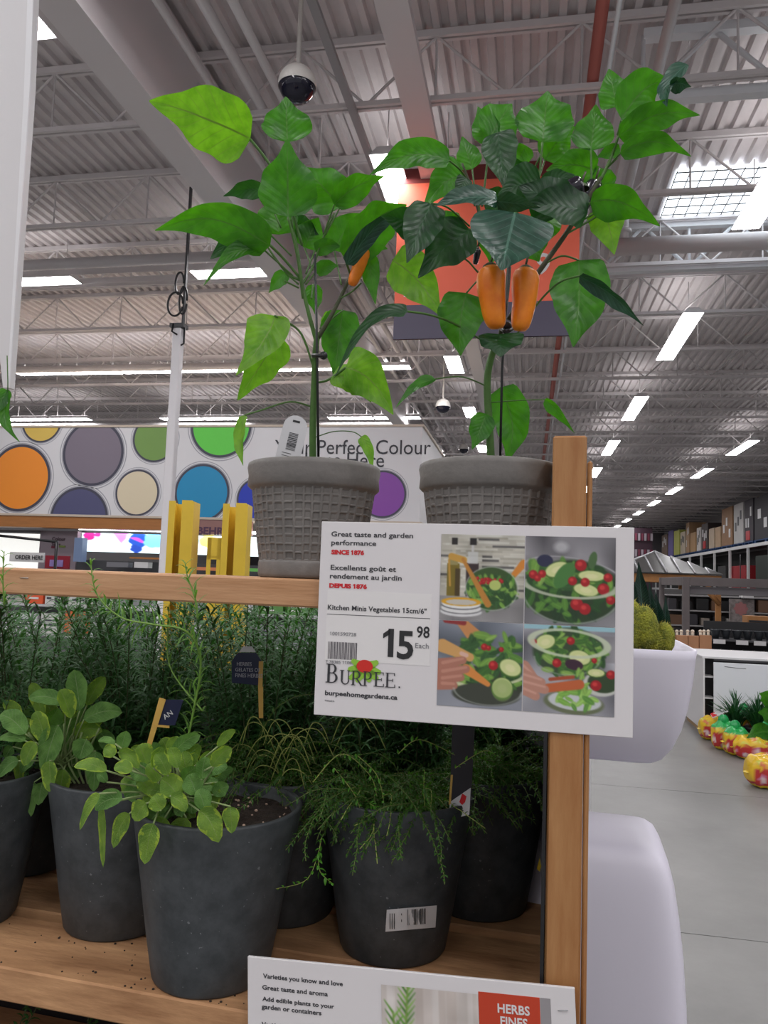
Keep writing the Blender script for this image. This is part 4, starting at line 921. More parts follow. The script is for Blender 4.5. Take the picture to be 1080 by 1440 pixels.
ax_, ay_ = s2.loc(536, 1384); bx2 = s2.loc(672, 1396)[0]; cx2 = s2.loc(774, 1405)[0]; top2 = ay_
def photo_h():
    c = Cv(110, 100, (196, 188, 182), 6)
    for k in range(10): x = c.r.rand(); c.rect(x, 0, x+c.r.uniform(.02, .12), 1, [(206, 196, 190), (184, 172, 164), (214, 208, 204)][c.r.randint(3)], .6)
    c.noise(.12, 8)
    for x0, y0, x1, n in ((.28, .0, .22, 26), (.12, .25, .2, 18), (.62, .5, .66, 14), (.84, .55, .8, 14)):
        for k in range(n): t = k/n; x = x0+(x1-x0)*t; y = y0+t*.8; sgn = 1 if k % 2 else -1; c.line(x, y, x+sgn*.09, y-.11, .012, [(92, 150, 52), (120, 176, 70), (70, 124, 48)][k % 3], .004)
        c.line(x0, y0, x1, y0+.8, .008, (120, 150, 70))
    c.a[:] = c.a; return c
put_canvas(photo_h(), I4, ax_, top2, bx2, top2-.12, sg2, 'herb_picture')
obj('red_block', MB().box(bx2+.0005, cx2-.012, top2-.2, top2+.003, 0, .0004), mat('brick red print', (190, 62, 34), .5), sg2, world=False)
obj('grey_block', MB().box(cx2-.0115, cx2+.0, top2-.2, top2+.003, 0, .0004), mat('grey print', (150, 146, 148), .5), sg2, world=False)
f2('HERBS', 700, 745, 1423, .0095, offw, .0003, .0007); f2('FINES', 704, 742, 1441, .0095, offw, .0003, .0007)
scx, scy = s2.loc(791, 1421); obj('staple', MB().tube([(scx-.005, scy, .001), (scx+.006, scy+.001, .001)], .0006, 5), mat('steel', (1, 1, 1)), sg2, world=False)
# ================================================================== herbs
sage_m = leafmat('sage leaf', (80, 122, 56), (120, 164, 84), (146, 184, 110), .65, .3, (120, 190, 50), veins=10, pebble=1)
sage_v = leafmat('variegated sage leaf', (92, 130, 48), (128, 162, 60), (150, 180, 90), .65, .3, (150, 210, 50), veins=10, edge=(160, 186, 62), pebble=1)
sstem = mat('sage stem', (140, 158, 104), .7)
def sleaf(par, b, t, w, db, dt=None, roll=0, arch=.1, hang=0, m=None, pet=None, seed=0, cup=.22):
    dt = db if dt is None else dt; B = W(*b, db); T = W(*t, dt); ax = T-B; L_ = max(ax.length, 1e-4); c = (B+T)/2; n = (CAM-c).normalized(); a_ = ax.normalized(); sd = a_.cross(n)
    if sd.length < .15: n = UP.copy(); sd = a_.cross(n)
    sd.normalize(); n = sd.cross(a_); n = Matrix.Rotation(radians(roll), 3, a_) @ n
    hw = w*db/2/F/max(.45, abs(cos(radians(roll))))
    mid = [B+ax*k/4+ZZ*(arch*L_*sin(pi*k/4))-ZZ*(hang*L_*(k/4)**3) for k in range(5)]
    mb, uv = leaf_mesh(mid, hw, n, cup, .05, seed, 'sage', 10, 6); ms = [m or sage_m]
    if pet: k0 = len(mb.v); mb.tube(bez([W(*pet), (W(*pet)+B)/2+ZZ*.004, B], 6), .0012, 5, 1); ms.append(sstem); uv = uv+[(0, .5)]*(len(mb.v)-k0)
    return obj('leaf', mb, ms, par, uv=uv)
pb1 = potbase(163, 1326); pb2 = potbase(294, 1408); pb0 = potbase(-58, 1318); pb3 = potbase(551, 1364); pb4 = potbase(684, 1300); pb4 -= SX*max(0, (pb4-SO).dot(SX)+.145); pb5 = potbase(398, 1308)
D = lambda p: (p+ZZ*HP-CAM).dot(FW)
P1 = thing('potted_sage', 'sage in a dark tapered pot, the left and rear of the two sages', 'potted herb', pb1, 'potted sages'); pot_parts(P1, pb1)
P2 = thing('potted_sage', 'front sage with yellow-edged leaves in the big dark pot near the shelf edge', 'potted herb', pb2, 'potted sages'); pot_parts(P2, pb2)
P0 = thing('potted_herb', 'dark tapered herb pot cut by the left edge of the picture', 'potted herb', pb0, 'potted herbs'); pot_parts(P0, pb0)
P3 = thing('potted_thyme', 'thyme in a dark tapered pot with a white price sticker', 'potted herb', pb3, 'potted herbs'); pot_parts(P3, pb3)
P4 = thing('potted_herb', 'dark herb pot in the shade behind, next to the post', 'potted herb', pb4, 'potted herbs'); pot_parts(P4, pb4)
P5 = thing('potted_herb', 'shaded herb pot between the front sage and the thyme', 'potted herb', pb5, 'potted herbs'); pot_parts(P5, pb5)
d1, d2 = D(pb1), D(pb2)
BS = [((112, 1000), (104, 942), 28, -20), ((122, 992), (148, 952), 22, 10), ((118, 1012), (172, 1002), 28, 5), ((92, 990), (40, 982), 22, 10), ((30, 1012), (4, 988), 18, 10), ((36, 1032), (0, 1005), 30, 5), ((36, 1042), (-4, 1040), 14, 40),
      ((102, 1032), (144, 1028), 24, 15), ((96, 1036), (94, 1094), 30, 0), ((52, 1058), (30, 1082), 20, 20), ((62, 1044), (50, 1000), 26, -20), ((66, 1034), (82, 996), 22, 30), ((82, 1020), (62, 1078), 32, 10), ((50, 1044), (34, 1072), 22, 10),
      ((26, 1070), (-2, 1088), 20, 20), ((48, 1100), (44, 1142), 16, 30), ((90, 1082), (82, 1124), 26, 10), ((60, 1100), (54, 1128), 22, 0), ((106, 1078), (152, 1086), 18, 20), ((26, 1062), (28, 1106), 14, 20), ((134, 1056), (132, 1106), 26, 10),
      ((122, 1040), (112, 1064), 30, 0), ((60, 1010), (44, 960), 20, -20), ((88, 1060), (76, 1010), 26, 0), ((80, 1052), (110, 1010), 24, 20), ((100, 1010), (84, 970), 24, 30), ((140, 1030), (160, 1060), 22, 0), ((18, 1050), (8, 1064), 16, 0), ((70, 1070), (70, 1108), 22, 30)]
q = random.Random(11)
for k, (b_, t_, w_, ro) in enumerate(BS):
    sleaf(P1, b_, t_, w_, d1-.02+q.uniform(-.06, .03), None, ro, .12, .15 if t_[1] > b_[1] else 0, sage_v if k % 3 == 1 else sage_m, (90+q.uniform(-12, 12), 1078, d1), k)
for k in range(5): x = 40+k*25; obj('branch', MB().tube(bez([W(110+k*4, 1112, d1), W((x+100)/2, 1070, d1-.01), W(x, 1030-6*(k % 3), d1-.02)], 8), .0018, 6), sstem, P1)
FS = [((262, 1150), (243, 1206), 34, 5), ((280, 1140), (308, 1176), 34, 5), ((242, 1136), (196, 1166), 38, 5), ((216, 1158), (204, 1206), 30, 20), ((324, 1134), (326, 1166), 24, 20), ((262, 1138), (246, 1142), 22, 10), ((232, 1118), (202, 1112), 22, 5),
      ((252, 1122), (226, 1096), 34, 5), ((242, 1060), (282, 1034), 22, 20), ((298, 1078), (326, 1052), 24, 20), ((306, 1050), (331, 1026), 14, 20), ((170, 1056), (178, 1028), 20, 10), ((166, 1058), (196, 1074), 20, 20), ((160, 1064), (146, 1052), 20, 10), ((162, 1046), (138, 1042), 10, 40),
      ((186, 1084), (160, 1080), 20, 20), ((150, 1084), (104, 1078), 18, 30), ((262, 1108), (300, 1088), 20, 20), ((182, 1144), (160, 1184), 22, 20), ((140, 1116), (113, 1158), 14, 35), ((172, 1124), (134, 1132), 26, 20), ((142, 1132), (146, 1206), 11, 40),
      ((196, 1120), (170, 1098), 28, 10), ((210, 1096), (182, 1082), 26, 0), ((236, 1090), (218, 1060), 24, 0), ((262, 1090), (256, 1056), 24, 0), ((284, 1096), (288, 1064), 22, 20), ((232, 1150), (222, 1172), 28, 0), ((206, 1130), (190, 1150), 28, 10), ((300, 1118), (322, 1106), 22, 10),
      ((222, 1100), (206, 1076), 22, 30), ((250, 1080), (238, 1052), 20, 10), ((276, 1118), (264, 1090), 30, 0), ((216, 1080), (228, 1050), 18, 20), ((208, 1108), (222, 1132), 26, 20), ((290, 1140), (276, 1112), 24, 30), ((240, 1120), (262, 1136), 22, 0), ((192, 1096), (214, 1114), 22, 0), ((150, 1100), (136, 1088), 14, 0),
      ((306, 1100), (300, 1134), 22, 20), ((226, 1140), (214, 1120), 26, 0), ((252, 1108), (276, 1078), 22, 30)]
for k, (b_, t_, w_, ro) in enumerate(FS):
    sleaf(P2, b_, t_, w_, d2-.09+q.uniform(-.05, .05), None, ro, .12, .18 if t_[1] > b_[1] else 0, sage_v if k % 3 != 2 else sage_m, (242+q.uniform(-16, 16), 1120, d2-.04), 100+k)
for k in range(5): obj('branch', MB().tube(bez([W(240+k*5, 1150, d2-.03), W(225+k*14, 1110, d2-.06), W(190+k*28, 1080-6*(k % 3), d2-.07)], 8), .0018, 6), sstem, P2)
for par, cx, cy, rx, ry, d_, n in ((P1, 88, 1046, 62, 44, d1, 26), (P2, 240, 1100, 70, 46, d2-.06, 34)):
    for k in range(n):
        a_ = q.uniform(0, 6.28); f_ = sqrt(q.random())*.8; x0, y0 = cx+rx*f_*cos(a_), cy+ry*f_*sin(a_); L_ = q.uniform(26, 44); a2 = a_+q.uniform(-.6, .6)
        x1, y1 = x0+L_*cos(a2)*.9, y0+L_*sin(a2)*.8-8
        sleaf(par, (x0, y0), (x1, y1), q.uniform(18, 27), d_+q.uniform(.0, .07), None, q.uniform(-25, 35), .12, 0, sage_v if q.random() < .45 else sage_m, (cx+q.uniform(-14, 14), cy+45, d_+.04), 300+k)
# --- needle and thread foliage
ros = mat('rosemary needle', (66, 114, 60), .5, trans=.25, tcol=(70, 130, 40), var=.3, vscale=30); rosl = mat('young rosemary needle', (96, 142, 56), .5, trans=.3, tcol=(130, 190, 60), var=.2, vscale=30)
rstem = mat('rosemary stem', (70, 78, 44), .7); thy = mat('thyme leaf', (56, 98, 34), .5, trans=.25, tcol=(110, 180, 40), var=.3, vscale=60); thyl = mat('pale thyme stem', (150, 160, 84), .6)
oreg = mat('red brown stem', (86, 50, 44), .7)
def needle(mb, P, d, L_, w, droop, mi=0):
    d = d.normalized(); s = d.cross(ZZ); s = s.normalized() if s.length > .05 else Vector((1, 0, 0)); n = s.cross(d)
    pts = []
    for k in range(4):
        t = k/3; c = P+d*L_*t+n*(.12*L_*sin(pi*t))-ZZ*(droop*L_*t*t); ww = w*(.55, 1, .85, .1)[k]; pts += [c-s*ww, c+n*ww*.5, c+s*ww]
    fs = []
    for k in range(3): a_ = k*3; fs += [(a_, a_+1, a_+4, a_+3), (a_+1, a_+2, a_+5, a_+4)]
    mb.add(pts, fs, mi, True)
def sprig(mb, P, q, L_=.03, w=.0011, dens=.0035, r=.0014, mi=0, smi=2, up=.75):
    pts = bez(P, 5*len(P)); mb.tube(pts, [r*(1-.6*k/(len(pts)-1)) for k in range(len(pts))], 5, smi)
    tot = sum((pts[k+1]-pts[k]).length for k in range(len(pts)-1)); acc = 0; az = q.uniform(0, 6)
    for k in range(len(pts)-1):
        seg = pts[k+1]-pts[k]; l = seg.length; m_ = max(1, int(l/dens)); ax = seg.normalized()
        for j in range(m_):
            p = pts[k]+seg*(j/m_); az += 2.4; e = ax.cross(Vector((cos(az), sin(az), .3))).normalized(); tt = (acc+l*j/m_)/tot
            needle(mb, p, e+ax*up*q.uniform(.6, 1.3), L_*q.uniform(.7, 1.15)*(1-.55*tt**3), w, q.uniform(-.1, .35), mi)
        acc += l
def rosemary(par, base, q, n, hmin, hmax, spread, L_=.03, dens=.0042, top=None, w=.0027):
    mb = MB()
    for k in range(n):
        a_ = q.uniform(0, 2*pi); r_ = RP*.7*sqrt(q.random()); b0 = base+Vector((r_*cos(a_), r_*sin(a_), HP-.03)); h = q.uniform(hmin, hmax)
        e = Vector((cos(a_), sin(a_), 0))*spread*q.uniform(.2, 1)+Vector((q.uniform(-.02, .02), q.uniform(-.02, .02), 0))
        sprig(mb, [b0, b0+e*.35+ZZ*h*.5, b0+e*.8+ZZ*h*.85, b0+e*1.1+ZZ*h], q, L_, w, dens, up=.42)
    return obj('foliage', mb, [ros, rosl, rstem], par, kind='stuff')
q = random.Random(21)
RPOS = [(-.98, .33), (-.76, .36), (-.53, .35), (-.30, .37), (-.155, .60), (-.87, .60), (-.64, .61), (-.40, .62), (-1.12, .60)]
WH = ['far left, behind the left sage', 'behind and between the two sages', 'behind the front sage', 'behind the large price sign', 'at the right end behind the post', 'rear row, above the left sage', 'rear row, above the front sage', 'rear row, behind the blue herb tag', 'rear row, leftmost']
for k, (u, v) in enumerate(RPOS):
    b_ = S(u, v, LZ); t = thing('potted_rosemary', 'tall dark green rosemary in a dark pot, '+WH[k], 'potted herb', b_, 'potted rosemaries'); pot_parts(t, b_)
    rosemary(t, b_, q, 40, .13, .345, .11 if b_.x < -.5 else .07, .058, .0048)
# low spreading foliage of the near pots
def thready(par, base, q, n, reach, hh, leafw=.0045, name='foliage', dens=.006, bias=None, r=.0007, drop=1.0, mats=None, up=1.0):
    mb = MB()
    for k in range(n):
        a_ = q.uniform(0, 2*pi) if bias is None else q.gauss(bias, .9); r_ = RP*.7*sqrt(q.random()); b_ = q.uniform(0, 2*pi); b0 = base+Vector((r_*cos(b_), r_*sin(b_), HP-.02)); e = Vector((cos(a_), sin(a_), 0))
        L_ = (reach+hh)*q.uniform(.4, 1.05); d = (e*q.uniform(.2, .9)+ZZ*up*q.uniform(.7, 1.4)).normalized(); P = [b0]; st_ = L_/15; curl = q.uniform(-.5, .5)
        for i in range(15):
            d = (d+e*.13-ZZ*(.16+.06*i/15)*drop*q.uniform(.3, 1.4)+d.cross(ZZ)*curl*.35+Vector((q.gauss(0, 1), q.gauss(0, 1), q.gauss(0, 1)))*.13).normalized(); P.append(P[-1]+d*st_)
            if P[-1].z < base.z+HP-.05 or (P[-1]-SO).dot(SX) > -.03: break
        mb.tube(P, r, 4, 1); az = q.uniform(0, 6); m0 = len(P)
        for i in range(1, m0):
            seg = P[i]-P[i-1]; m_ = max(1, int(seg.length/dens)); ax = seg.normalized()
            for j in range(m_):
                p = P[i-1]+seg*j/m_; az += 1.57+q.uniform(-.3, .3); s0 = ax.cross(Vector((cos(az), sin(az), .2))).normalized()
                for s_ in (1, -1): needle(mb, p, s0*s_+ax*.7, leafw*q.uniform(1.0, 2.0), leafw*.36, .1, 0)
    return obj(name, mb, mats or [thy, thyl, rstem], par, kind='stuff')
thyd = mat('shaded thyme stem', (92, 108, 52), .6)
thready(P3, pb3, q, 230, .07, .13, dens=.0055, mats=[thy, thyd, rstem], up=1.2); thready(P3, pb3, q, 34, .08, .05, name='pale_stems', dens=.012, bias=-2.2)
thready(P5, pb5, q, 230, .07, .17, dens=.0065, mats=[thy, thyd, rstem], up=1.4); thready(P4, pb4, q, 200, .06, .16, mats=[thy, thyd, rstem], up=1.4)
thready(P5, pb5, q, 46, .10, .03, bias=-1.6, drop=1.6, mats=[oreg, oreg, rstem], name='trailing_stems')
rosemary(P0, pb0, q, 16, .1, .2, .08)
# trailing green tip hanging between pots
mb = MB(); sprig(mb, [W(452, 1178, d2), W(446, 1205, d2-.02), W(430, 1238, d2-.04), W(388, 1250, d2-.06)], q, .009, .0022, .006, .0008, 0, 1); sprig(mb, [W(448, 1200, d2-.02), W(450, 1225, d2-.03), W(468, 1243, d2-.03)], q, .009, .0022, .006, .0008, 0, 1)
obj('trailing_sprig', mb, [mat('fresh thyme leaf', (84, 150, 44), .5, trans=.3, tcol=(120, 200, 40)), thyl], P5)
for i, pts in enumerate(([(520, 1130), (530, 1140), (532, 1172)], [(598, 1140), (596, 1110), (597, 1082)], [(600, 1120), (603, 1140), (597, 1172)], [(470, 1080), (500, 1120), (512, 1160)], [(440, 1100), (480, 1060), (520, 1090), (530, 1120)], [(560, 1060), (590, 1040), (640, 1062)], [(640, 1080), (680, 1056), (700, 1064)], [(500, 1060), (530, 1090), (540, 1130)])):
    mb = MB(); sprig(mb, [W(a_, b_, D(pb3)-.10) for a_, b_ in pts], q, .008, .0020, .006, .0008, 0, 1); obj('sprig', mb, [MATS['fresh thyme leaf'], thyl], P3)
# pale wiry stems arching over the thyme
mb = MB()
for k in range(24):
    x, y = q.uniform(330, 470), q.uniform(1040, 1120); d = D(pb5)-.09+q.uniform(-.03, .05); L_ = q.uniform(30, 80); s_ = q.choice((-1, 1)); h = q.uniform(10, 45)
    mb.tube(bez([W(x, y, d), W(x+s_*L_*.3, y-h, d-.01), W(x+s_*L_*.7, y-h*1.1, d-.01), W(x+s_*L_, y-h*.3+q.uniform(-5, 15), d-.01)], 12), .0008, 5)
obj('wiry_stems', mb, thyl, P5, kind='stuff')
# long light rosemary branch leaning in front of the rail, and two tips
RB_ = thing('rosemary_branch', 'long light green rosemary branch bending left and up across the top rail', 'herb branch', W(262, 1060, d2-.03))
mb = MB(); sprig(mb, [W(256, 1072, d2-.02), W(272, 1000, d2-.03), (W(282, 930, d2-.05)), W(262, 888, d2-.09), W(215, 878, d2-.1), W(170, 868, d2-.1), W(136, 835, d2-.1), W(127, 785, d2-.1)], q, .032, .0015, .0034, .0018, 0, 1, .7)
obj('stem_with_needles', mb, [rosl, mat('light green stem', (120, 158, 70), .5)], RB_)
mb = MB(); sprig(mb, [W(278, 870, .93), W(274, 840, .92), W(264, 812, .92), W(260, 790, .92)], q, .028, .0014, .0038, .0013, 0, 1, .7); obj('side_sprig', mb, [rosl, MATS['light green stem']], RB_)
mb = MB(); sprig(mb, [W(285, 1000, d2), W(240, 940, d2+.03), W(236, 880, d2+.06), W(238, 850, d2+.06)], q, .026, .0014, .0038, .0013, 0, 1, .7); obj('side_sprig', mb, [rosl, MATS['light green stem']], RB_)
mb = MB(); sprig(mb, [W(6, 850, 1.08), W(4, 810, 1.07), W(6, 775, 1.07)], q, .026, .0014, .0038, .0013, 0, 1, .7)
rb2 = thing('rosemary_tip', 'small rosemary tip rising above the top rail at the left edge', 'herb branch', W(6, 850, 1.08)); obj('stem_with_needles', mb, [rosl, MATS['light green stem']], rb2)
# tags
navy = mat('navy tag', (20, 26, 62), .4); ytr = mat('yellow tag edge', (200, 160, 80), .5)
def qpart(name, pts, d, m, par, th=.001, z=0):
    P = [W(px, py, d+z) for px, py in pts]; n = len(P); return obj(name, MB().add(P+[p+FW*th for p in P], [tuple(range(n)), tuple(range(n, 2*n))[::-1]]+[(i, i+n, (i+1) % n+n, (i+1) % n) for i in range(n)]), m, par)
d = d2-.03; tg = thing('herb_tag', 'tilted navy herb tag with a wood-coloured edge in the front sage', 'plant tag', W(206, 1068, d)); 
qpart('tag_face', [(228, 984), (258, 984), (246, 1020), (220, 1020)], d, navy, tg); qpart('stake_edge', [(201, 1066), (207, 1067), (233, 984), (224, 981)], d, ytr, tg, .0015, -.002); qpart('cross_edge', [(218, 1019), (238, 1021), (238, 1024), (217, 1022)], d, ytr, tg, .0015, -.0025)
PM_ = frame(W(232, 1012, d-.0005), W(250, 1000, d-.0005)-W(232, 1012, d-.0005), UP); text('AN', .010, 0, 0, offw, tg, INV[tg.name].inverted()@PM_, z=.0003)
d = 1.22; tg = thing('herb_tag', 'upright navy herb tag standing in the rosemary left of the price sign', 'plant tag', W(350, 965, d))
qpart('tag_face', [(326, 930), (334, 918), (360, 918), (368, 930), (366, 964), (326, 960)], d, navy, tg); qpart('tag_tip', [(336, 917), (342, 909), (354, 909), (360, 917)], d, tagm, tg); qpart('yellow_edge', [(364, 930), (370, 930), (369, 966), (363, 966)], d, ytr, tg, .0015, -.001)
qpart('stake', [(363, 966), (370, 966), (370, 1010), (364, 1010)], d, ytr, tg)
PM_ = frame(W(330, 936, d-.001), W(350, 936.5, d-.001)-W(330, 936, d-.001), UP); Mi = INV[tg.name].inverted()@PM_
for i, s_ in enumerate(('HERBES', 'GELATES OF', 'FINES HERBES')): text(s_, .0085, .003-(i > 0)*.002, -.009*i, mat('pale lettering', (.40, .40, .46), .6), tg, Mi, z=.0003, sx=.85)
d = D(pb3)-.07; tg = thing('herb_tag', 'dark photo herb tag with a cream foot standing in the thyme pot', 'plant tag', W(645, 1150, d))
qpart('tag_face', [(636, 1020), (668, 1018), (662, 1135), (632, 1148)], d, mat('dark printed tag', (28, 24, 34), .4), tg); qpart('cream_foot', [(633, 1128), (662, 1108), (660, 1146), (630, 1152)], d, tagm, tg, .001, -.0012); qpart('yellow_edge', [(634, 1090), (637, 1090), (634, 1130), (631, 1132)], d, ytr, tg, .001, -.0014)
qpart('red_mark', [(646, 1128), (650, 1116), (656, 1120), (654, 1128), (650, 1132)], d, redt, tg, .0008, -.0022)
PM_ = frame(W(633, 1150, d-.0035), W(655, 1138, d-.0035)-W(633, 1150, d-.0035), UP); text('BURPEE', .0105, 0, 0, txt, tg, INV[tg.name].inverted()@PM_, z=.0003, sx=.62, bold=.0002)
d = D(pb4)-.1; tg = thing('yellow_tag', 'sliver of a yellow tag in the shade beside the post', 'plant tag', W(756, 1215, d)); qpart('tag_face', [(755, 1222), (759, 1206), (761, 1218), (759, 1226)], d, mat('yellow tag', (220, 190, 50), .5), tg)
# price sticker wrapped on the thyme pot
def stick(px, py):
    r = ray(px, py); lo, hi = .3, 1.6; ax0 = pb3
    for k in range(200):
        d_ = .8+.003*k; P = CAM+r*d_; z = P.z-pb3.z; R_ = RB+(RP-RB)*max(0, min(1, z/HP))+.0035*sin(pi*max(0, min(1, z/HP))); 
        if (Vector((P.x-ax0.x, P.y-ax0.y))).length < R_+.0005: return P, Vector((P.x-ax0.x, P.y-ax0.y, 0)).normalized()
    return CAM+r*1.05, -FW
stk = MB(); rows = []
for j in range(4):
    row = []
    for i in range(11):
        f, g = i/10, j/3; P, n = stick(544+f*70-g*2+(0), 1279-f*6+g*31); row.append(P+n*.0006)
    rows.append(row)
stk.grid(rows, 0, True); so = obj('price_sticker', stk, tagm, P3, label='white price sticker with a barcode')
bc = MB(); q2 = random.Random(8); x = 573
while x < 598:
    w_ = q2.choice((.7, 1.2, 1.8))
    a_ = [stick(x, 1281-(x-544)*.08), stick(x+w_, 1281-(x-544)*.08), stick(x+w_, 1303-(x-544)*.08), stick(x, 1303-(x-544)*.08)]; bc.add([P+n*.0012 for P, n in a_], [(0, 1, 2, 3)]); x += w_+q2.choice((.8, 1.2))
for xx_ in (548, 551, 554, 564):
    a_ = [stick(xx_, 1284), stick(xx_+1, 1284), stick(xx_+1, 1306 if xx_ < 560 else 1296), stick(xx_, 1306 if xx_ < 560 else 1296)]; bc.add([P+n*.0012 for P, n in a_], [(0, 1, 2, 3)])
obj('barcode', bc, ink, so)
# plants on the lowest shelf
for k, u in enumerate((-.95, -.72, -.50)):
    b_ = S(u, .14, LZ-.555); t = thing('potted_rosemary', 'dark bushy herb on the lowest shelf, %s from the left' % ('first', 'second', 'third')[k], 'potted herb', b_, 'herbs on the lowest shelf'); pot_parts(t, b_); rosemary(t, b_, q, 14, .12, .22, .07, .03, .006)
# perlite specks in the front pot
pr_ = MB()
for k in range(60):
    a_, r_ = q.uniform(0, 6.28), RP*.88*sqrt(q.random()); s_ = q.uniform(.0012, .0028); pr_.sphere((pb2.x+r_*cos(a_), pb2.y+r_*sin(a_), pb2.z+HP-.0175), s_, s_, s_*.7, 6, 4)
obj('perlite', pr_, mat('perlite', (200, 170, 150), .8), P2, kind='stuff')
# hanging leaf tips at the left edge
lt = thing('hanging_leaf_tip', 'forked leaf tip hanging from the point of the white panel', 'leaf', W(10, 548, 1.1))
pleaf(lt, 'm', (12, 548), (28, 622), 16, 1.1, 1.08, 20, 0, .3, bend=.16); pleaf(lt, 'm', (10, 548), (-12, 590), 18, 1.1, 1.08, 0, 0, .3)
obj('stalk', MB().tube([W(11, 552, 1.1), W(11, 535, 1.1), W(10, 500, 1.1)], .0008, 5), stemm, lt)
# ================================================================== white planters beside the rack
lav = mat('glossy lavender white plastic', (.74, .715, .81), .45)
dp = thing('display_column', 'white display column behind the rack post', 'display stand', W(805, 1250, 1.95)*1.0)
cpx = W(812, 1250, 1.95); obj('column', MB().bbox(cpx.x-.05, cpx.x+.028, cpx.y-.03, cpx.y+.03, 0, 1.22, .004), white, dp)
def squircle(prof, c, ang, e=5, n=72, open_top=None, aspect=1.0):
    vs = []; fs = []; k = len(prof)
    for r, z in prof:
        for j in range(n):
            t = 2*pi*j/n; cx, sx = cos(t), sin(t); x = math.copysign(abs(cx)**(2/e), cx)*r; y = math.copysign(abs(sx)**(2/e), sx)*r*aspect
            vs.append((c[0]+x*cos(ang)-y*sin(ang), c[1]+x*sin(ang)+y*cos(ang), c[2]+z))
    for i in range(k-1):
        for j in range(n): fs.append((i*n+j, i*n+(j+1) % n, (i+1)*n+(j+1) % n, (i+1)*n+j))
    m = MB(); m.add(vs, fs, 0, True); m.add(vs[:n], [tuple(range(n))[::-1]]); m.add(vs[-n:], [tuple(range(n))]); return m
an = radians(-3); dP = 1.42
c = W(836, 1077, dP+.12); zt = W(978, 913, dP).z; zb = W(905, 1077, dP).z; H_ = zt-zb; a0 = (978-836)/F*dP*.93
prof = [(a0*f, H_*g) for f, g in ((.40, 0), (.52, .004), (.60, .02), (.68, .06), (.78, .17), (.86, .33), (.92, .52), (.965, .75), (.985, .92), (1.0, 1.0))]+[(a0*.965, H_), (a0*.93, H_*.8)]
t = thing('succulent_planter', 'white rounded-square planter with a fuzzy yellow-green cactus, beside the price sign', 'planter', (c.x, c.y, zb))
obj('planter_shell', squircle(prof, (c.x, c.y, zb), an, 11), lav, t)
obj('soil', squircle([(a0*.9, H_*.86), (a0*.9, H_*.88)], (c.x, c.y, zb), an, 7), soilm, t)
cm = mat('fuzzy yellow green cactus', (150, 152, 44), .9, var=.5, vscale=70, bump=1.0, bscale=240, col2=(84, 96, 36)); spm = mat('yellow spine', (214, 196, 92), .7)
q = random.Random(31)
for px, py, rx, ry in ((904, 884, 22, 34), (934, 898, 15, 24), (886, 880, 20, 40), (878, 856, 12, 40), (918, 900, 16, 20)):
    P = W(px, py, dP+.08); r1, r2 = rx/F*dP, ry/F*dP; vs = MB(); nu, nv = 28, 16; pts = []; fs = []
    for i in range(nv+1):
        a_ = -pi/2+pi*i/nv
        for j in range(nu):
            b_ = 2*pi*j/nu; R_ = 1+.05*cos(9*b_)+q.uniform(-.04, .04); pts.append((P.x+r1*R_*cos(a_)*cos(b_), P.y+r1*R_*cos(a_)*sin(b_), P.z+r2*sin(a_)))
    for i in range(nv):
        for j in range(nu): fs.append((i*nu+j, i*nu+(j+1) % nu, (i+1)*nu+(j+1) % nu, (i+1)*nu+j))
    lobe = obj('cactus_lobe', vs.add(pts, fs, 0, True), cm, t); sp = MB()
    for k in range(420):
        d = Vector((q.gauss(0, 1), q.gauss(0, 1), q.gauss(.2, 1))).normalized(); p0 = P+Vector((d.x*r1, d.y*r1, d.z*r2)); s_ = d.cross(Vector((.3, .2, 1))).normalized()*.0004; e = d+Vector((q.uniform(-.6, .6), q.uniform(-.6, .6), q.uniform(-.6, .6)))
        sp.add([p0-s_, p0+s_, p0+e*.0045], [(0, 1, 2)])
    obj('spines', sp, spm, lobe, kind='stuff')
snk = leafmat('dark striped succulent leaf', (16, 40, 34), (28, 58, 46), (60, 96, 84), .35, .05, (20, 60, 30), veins=22)
LM['k'] = snk
for b_, t_, w_ in (((905, 880), (898, 790), 22), ((918, 890), (913, 818), 16), ((928, 900), (922, 832), 18), ((936, 905), (936, 838), 14), ((890, 880), (886, 800), 20)):
    pleaf(t, 'k', b_, t_, w_, dP+.14, dP+.15, 0, .0, .3, wav=.01)
c2 = W(836, 1165, dP+.02); z2 = W(880, 1160, dP-.1).z-.04; d3 = dP-.1; u_ = d3/F
prof = [(4*u_, z2), (40*u_, z2-.0), (74*u_, z2-.001), (84*u_, z2-.004), (93*u_, z2-.012), (100*u_, z2-.027), (107*u_, z2-.06), (113*u_, z2-.11), (118*u_, z2-.17), (122*u_, z2-.25), (124*u_, z2-.36), (124*u_, z2-.5), (118*u_, z2-.6), (90*u_, z2-.66), (4*u_, z2-.67)]
t = thing('domed_planter', 'white domed planter lower down beside the rack post', 'planter', (c2.x, c2.y, z2-.67))
obj('planter_shell', squircle([(r, z) for r, z in prof[::-1]], (c2.x, c2.y, 0), an, 8), lav, t)
obj('base_foot', MB().tube([(c2.x, c2.y, 0), (c2.x, c2.y, z2-.66)], .08, 20), white, t)
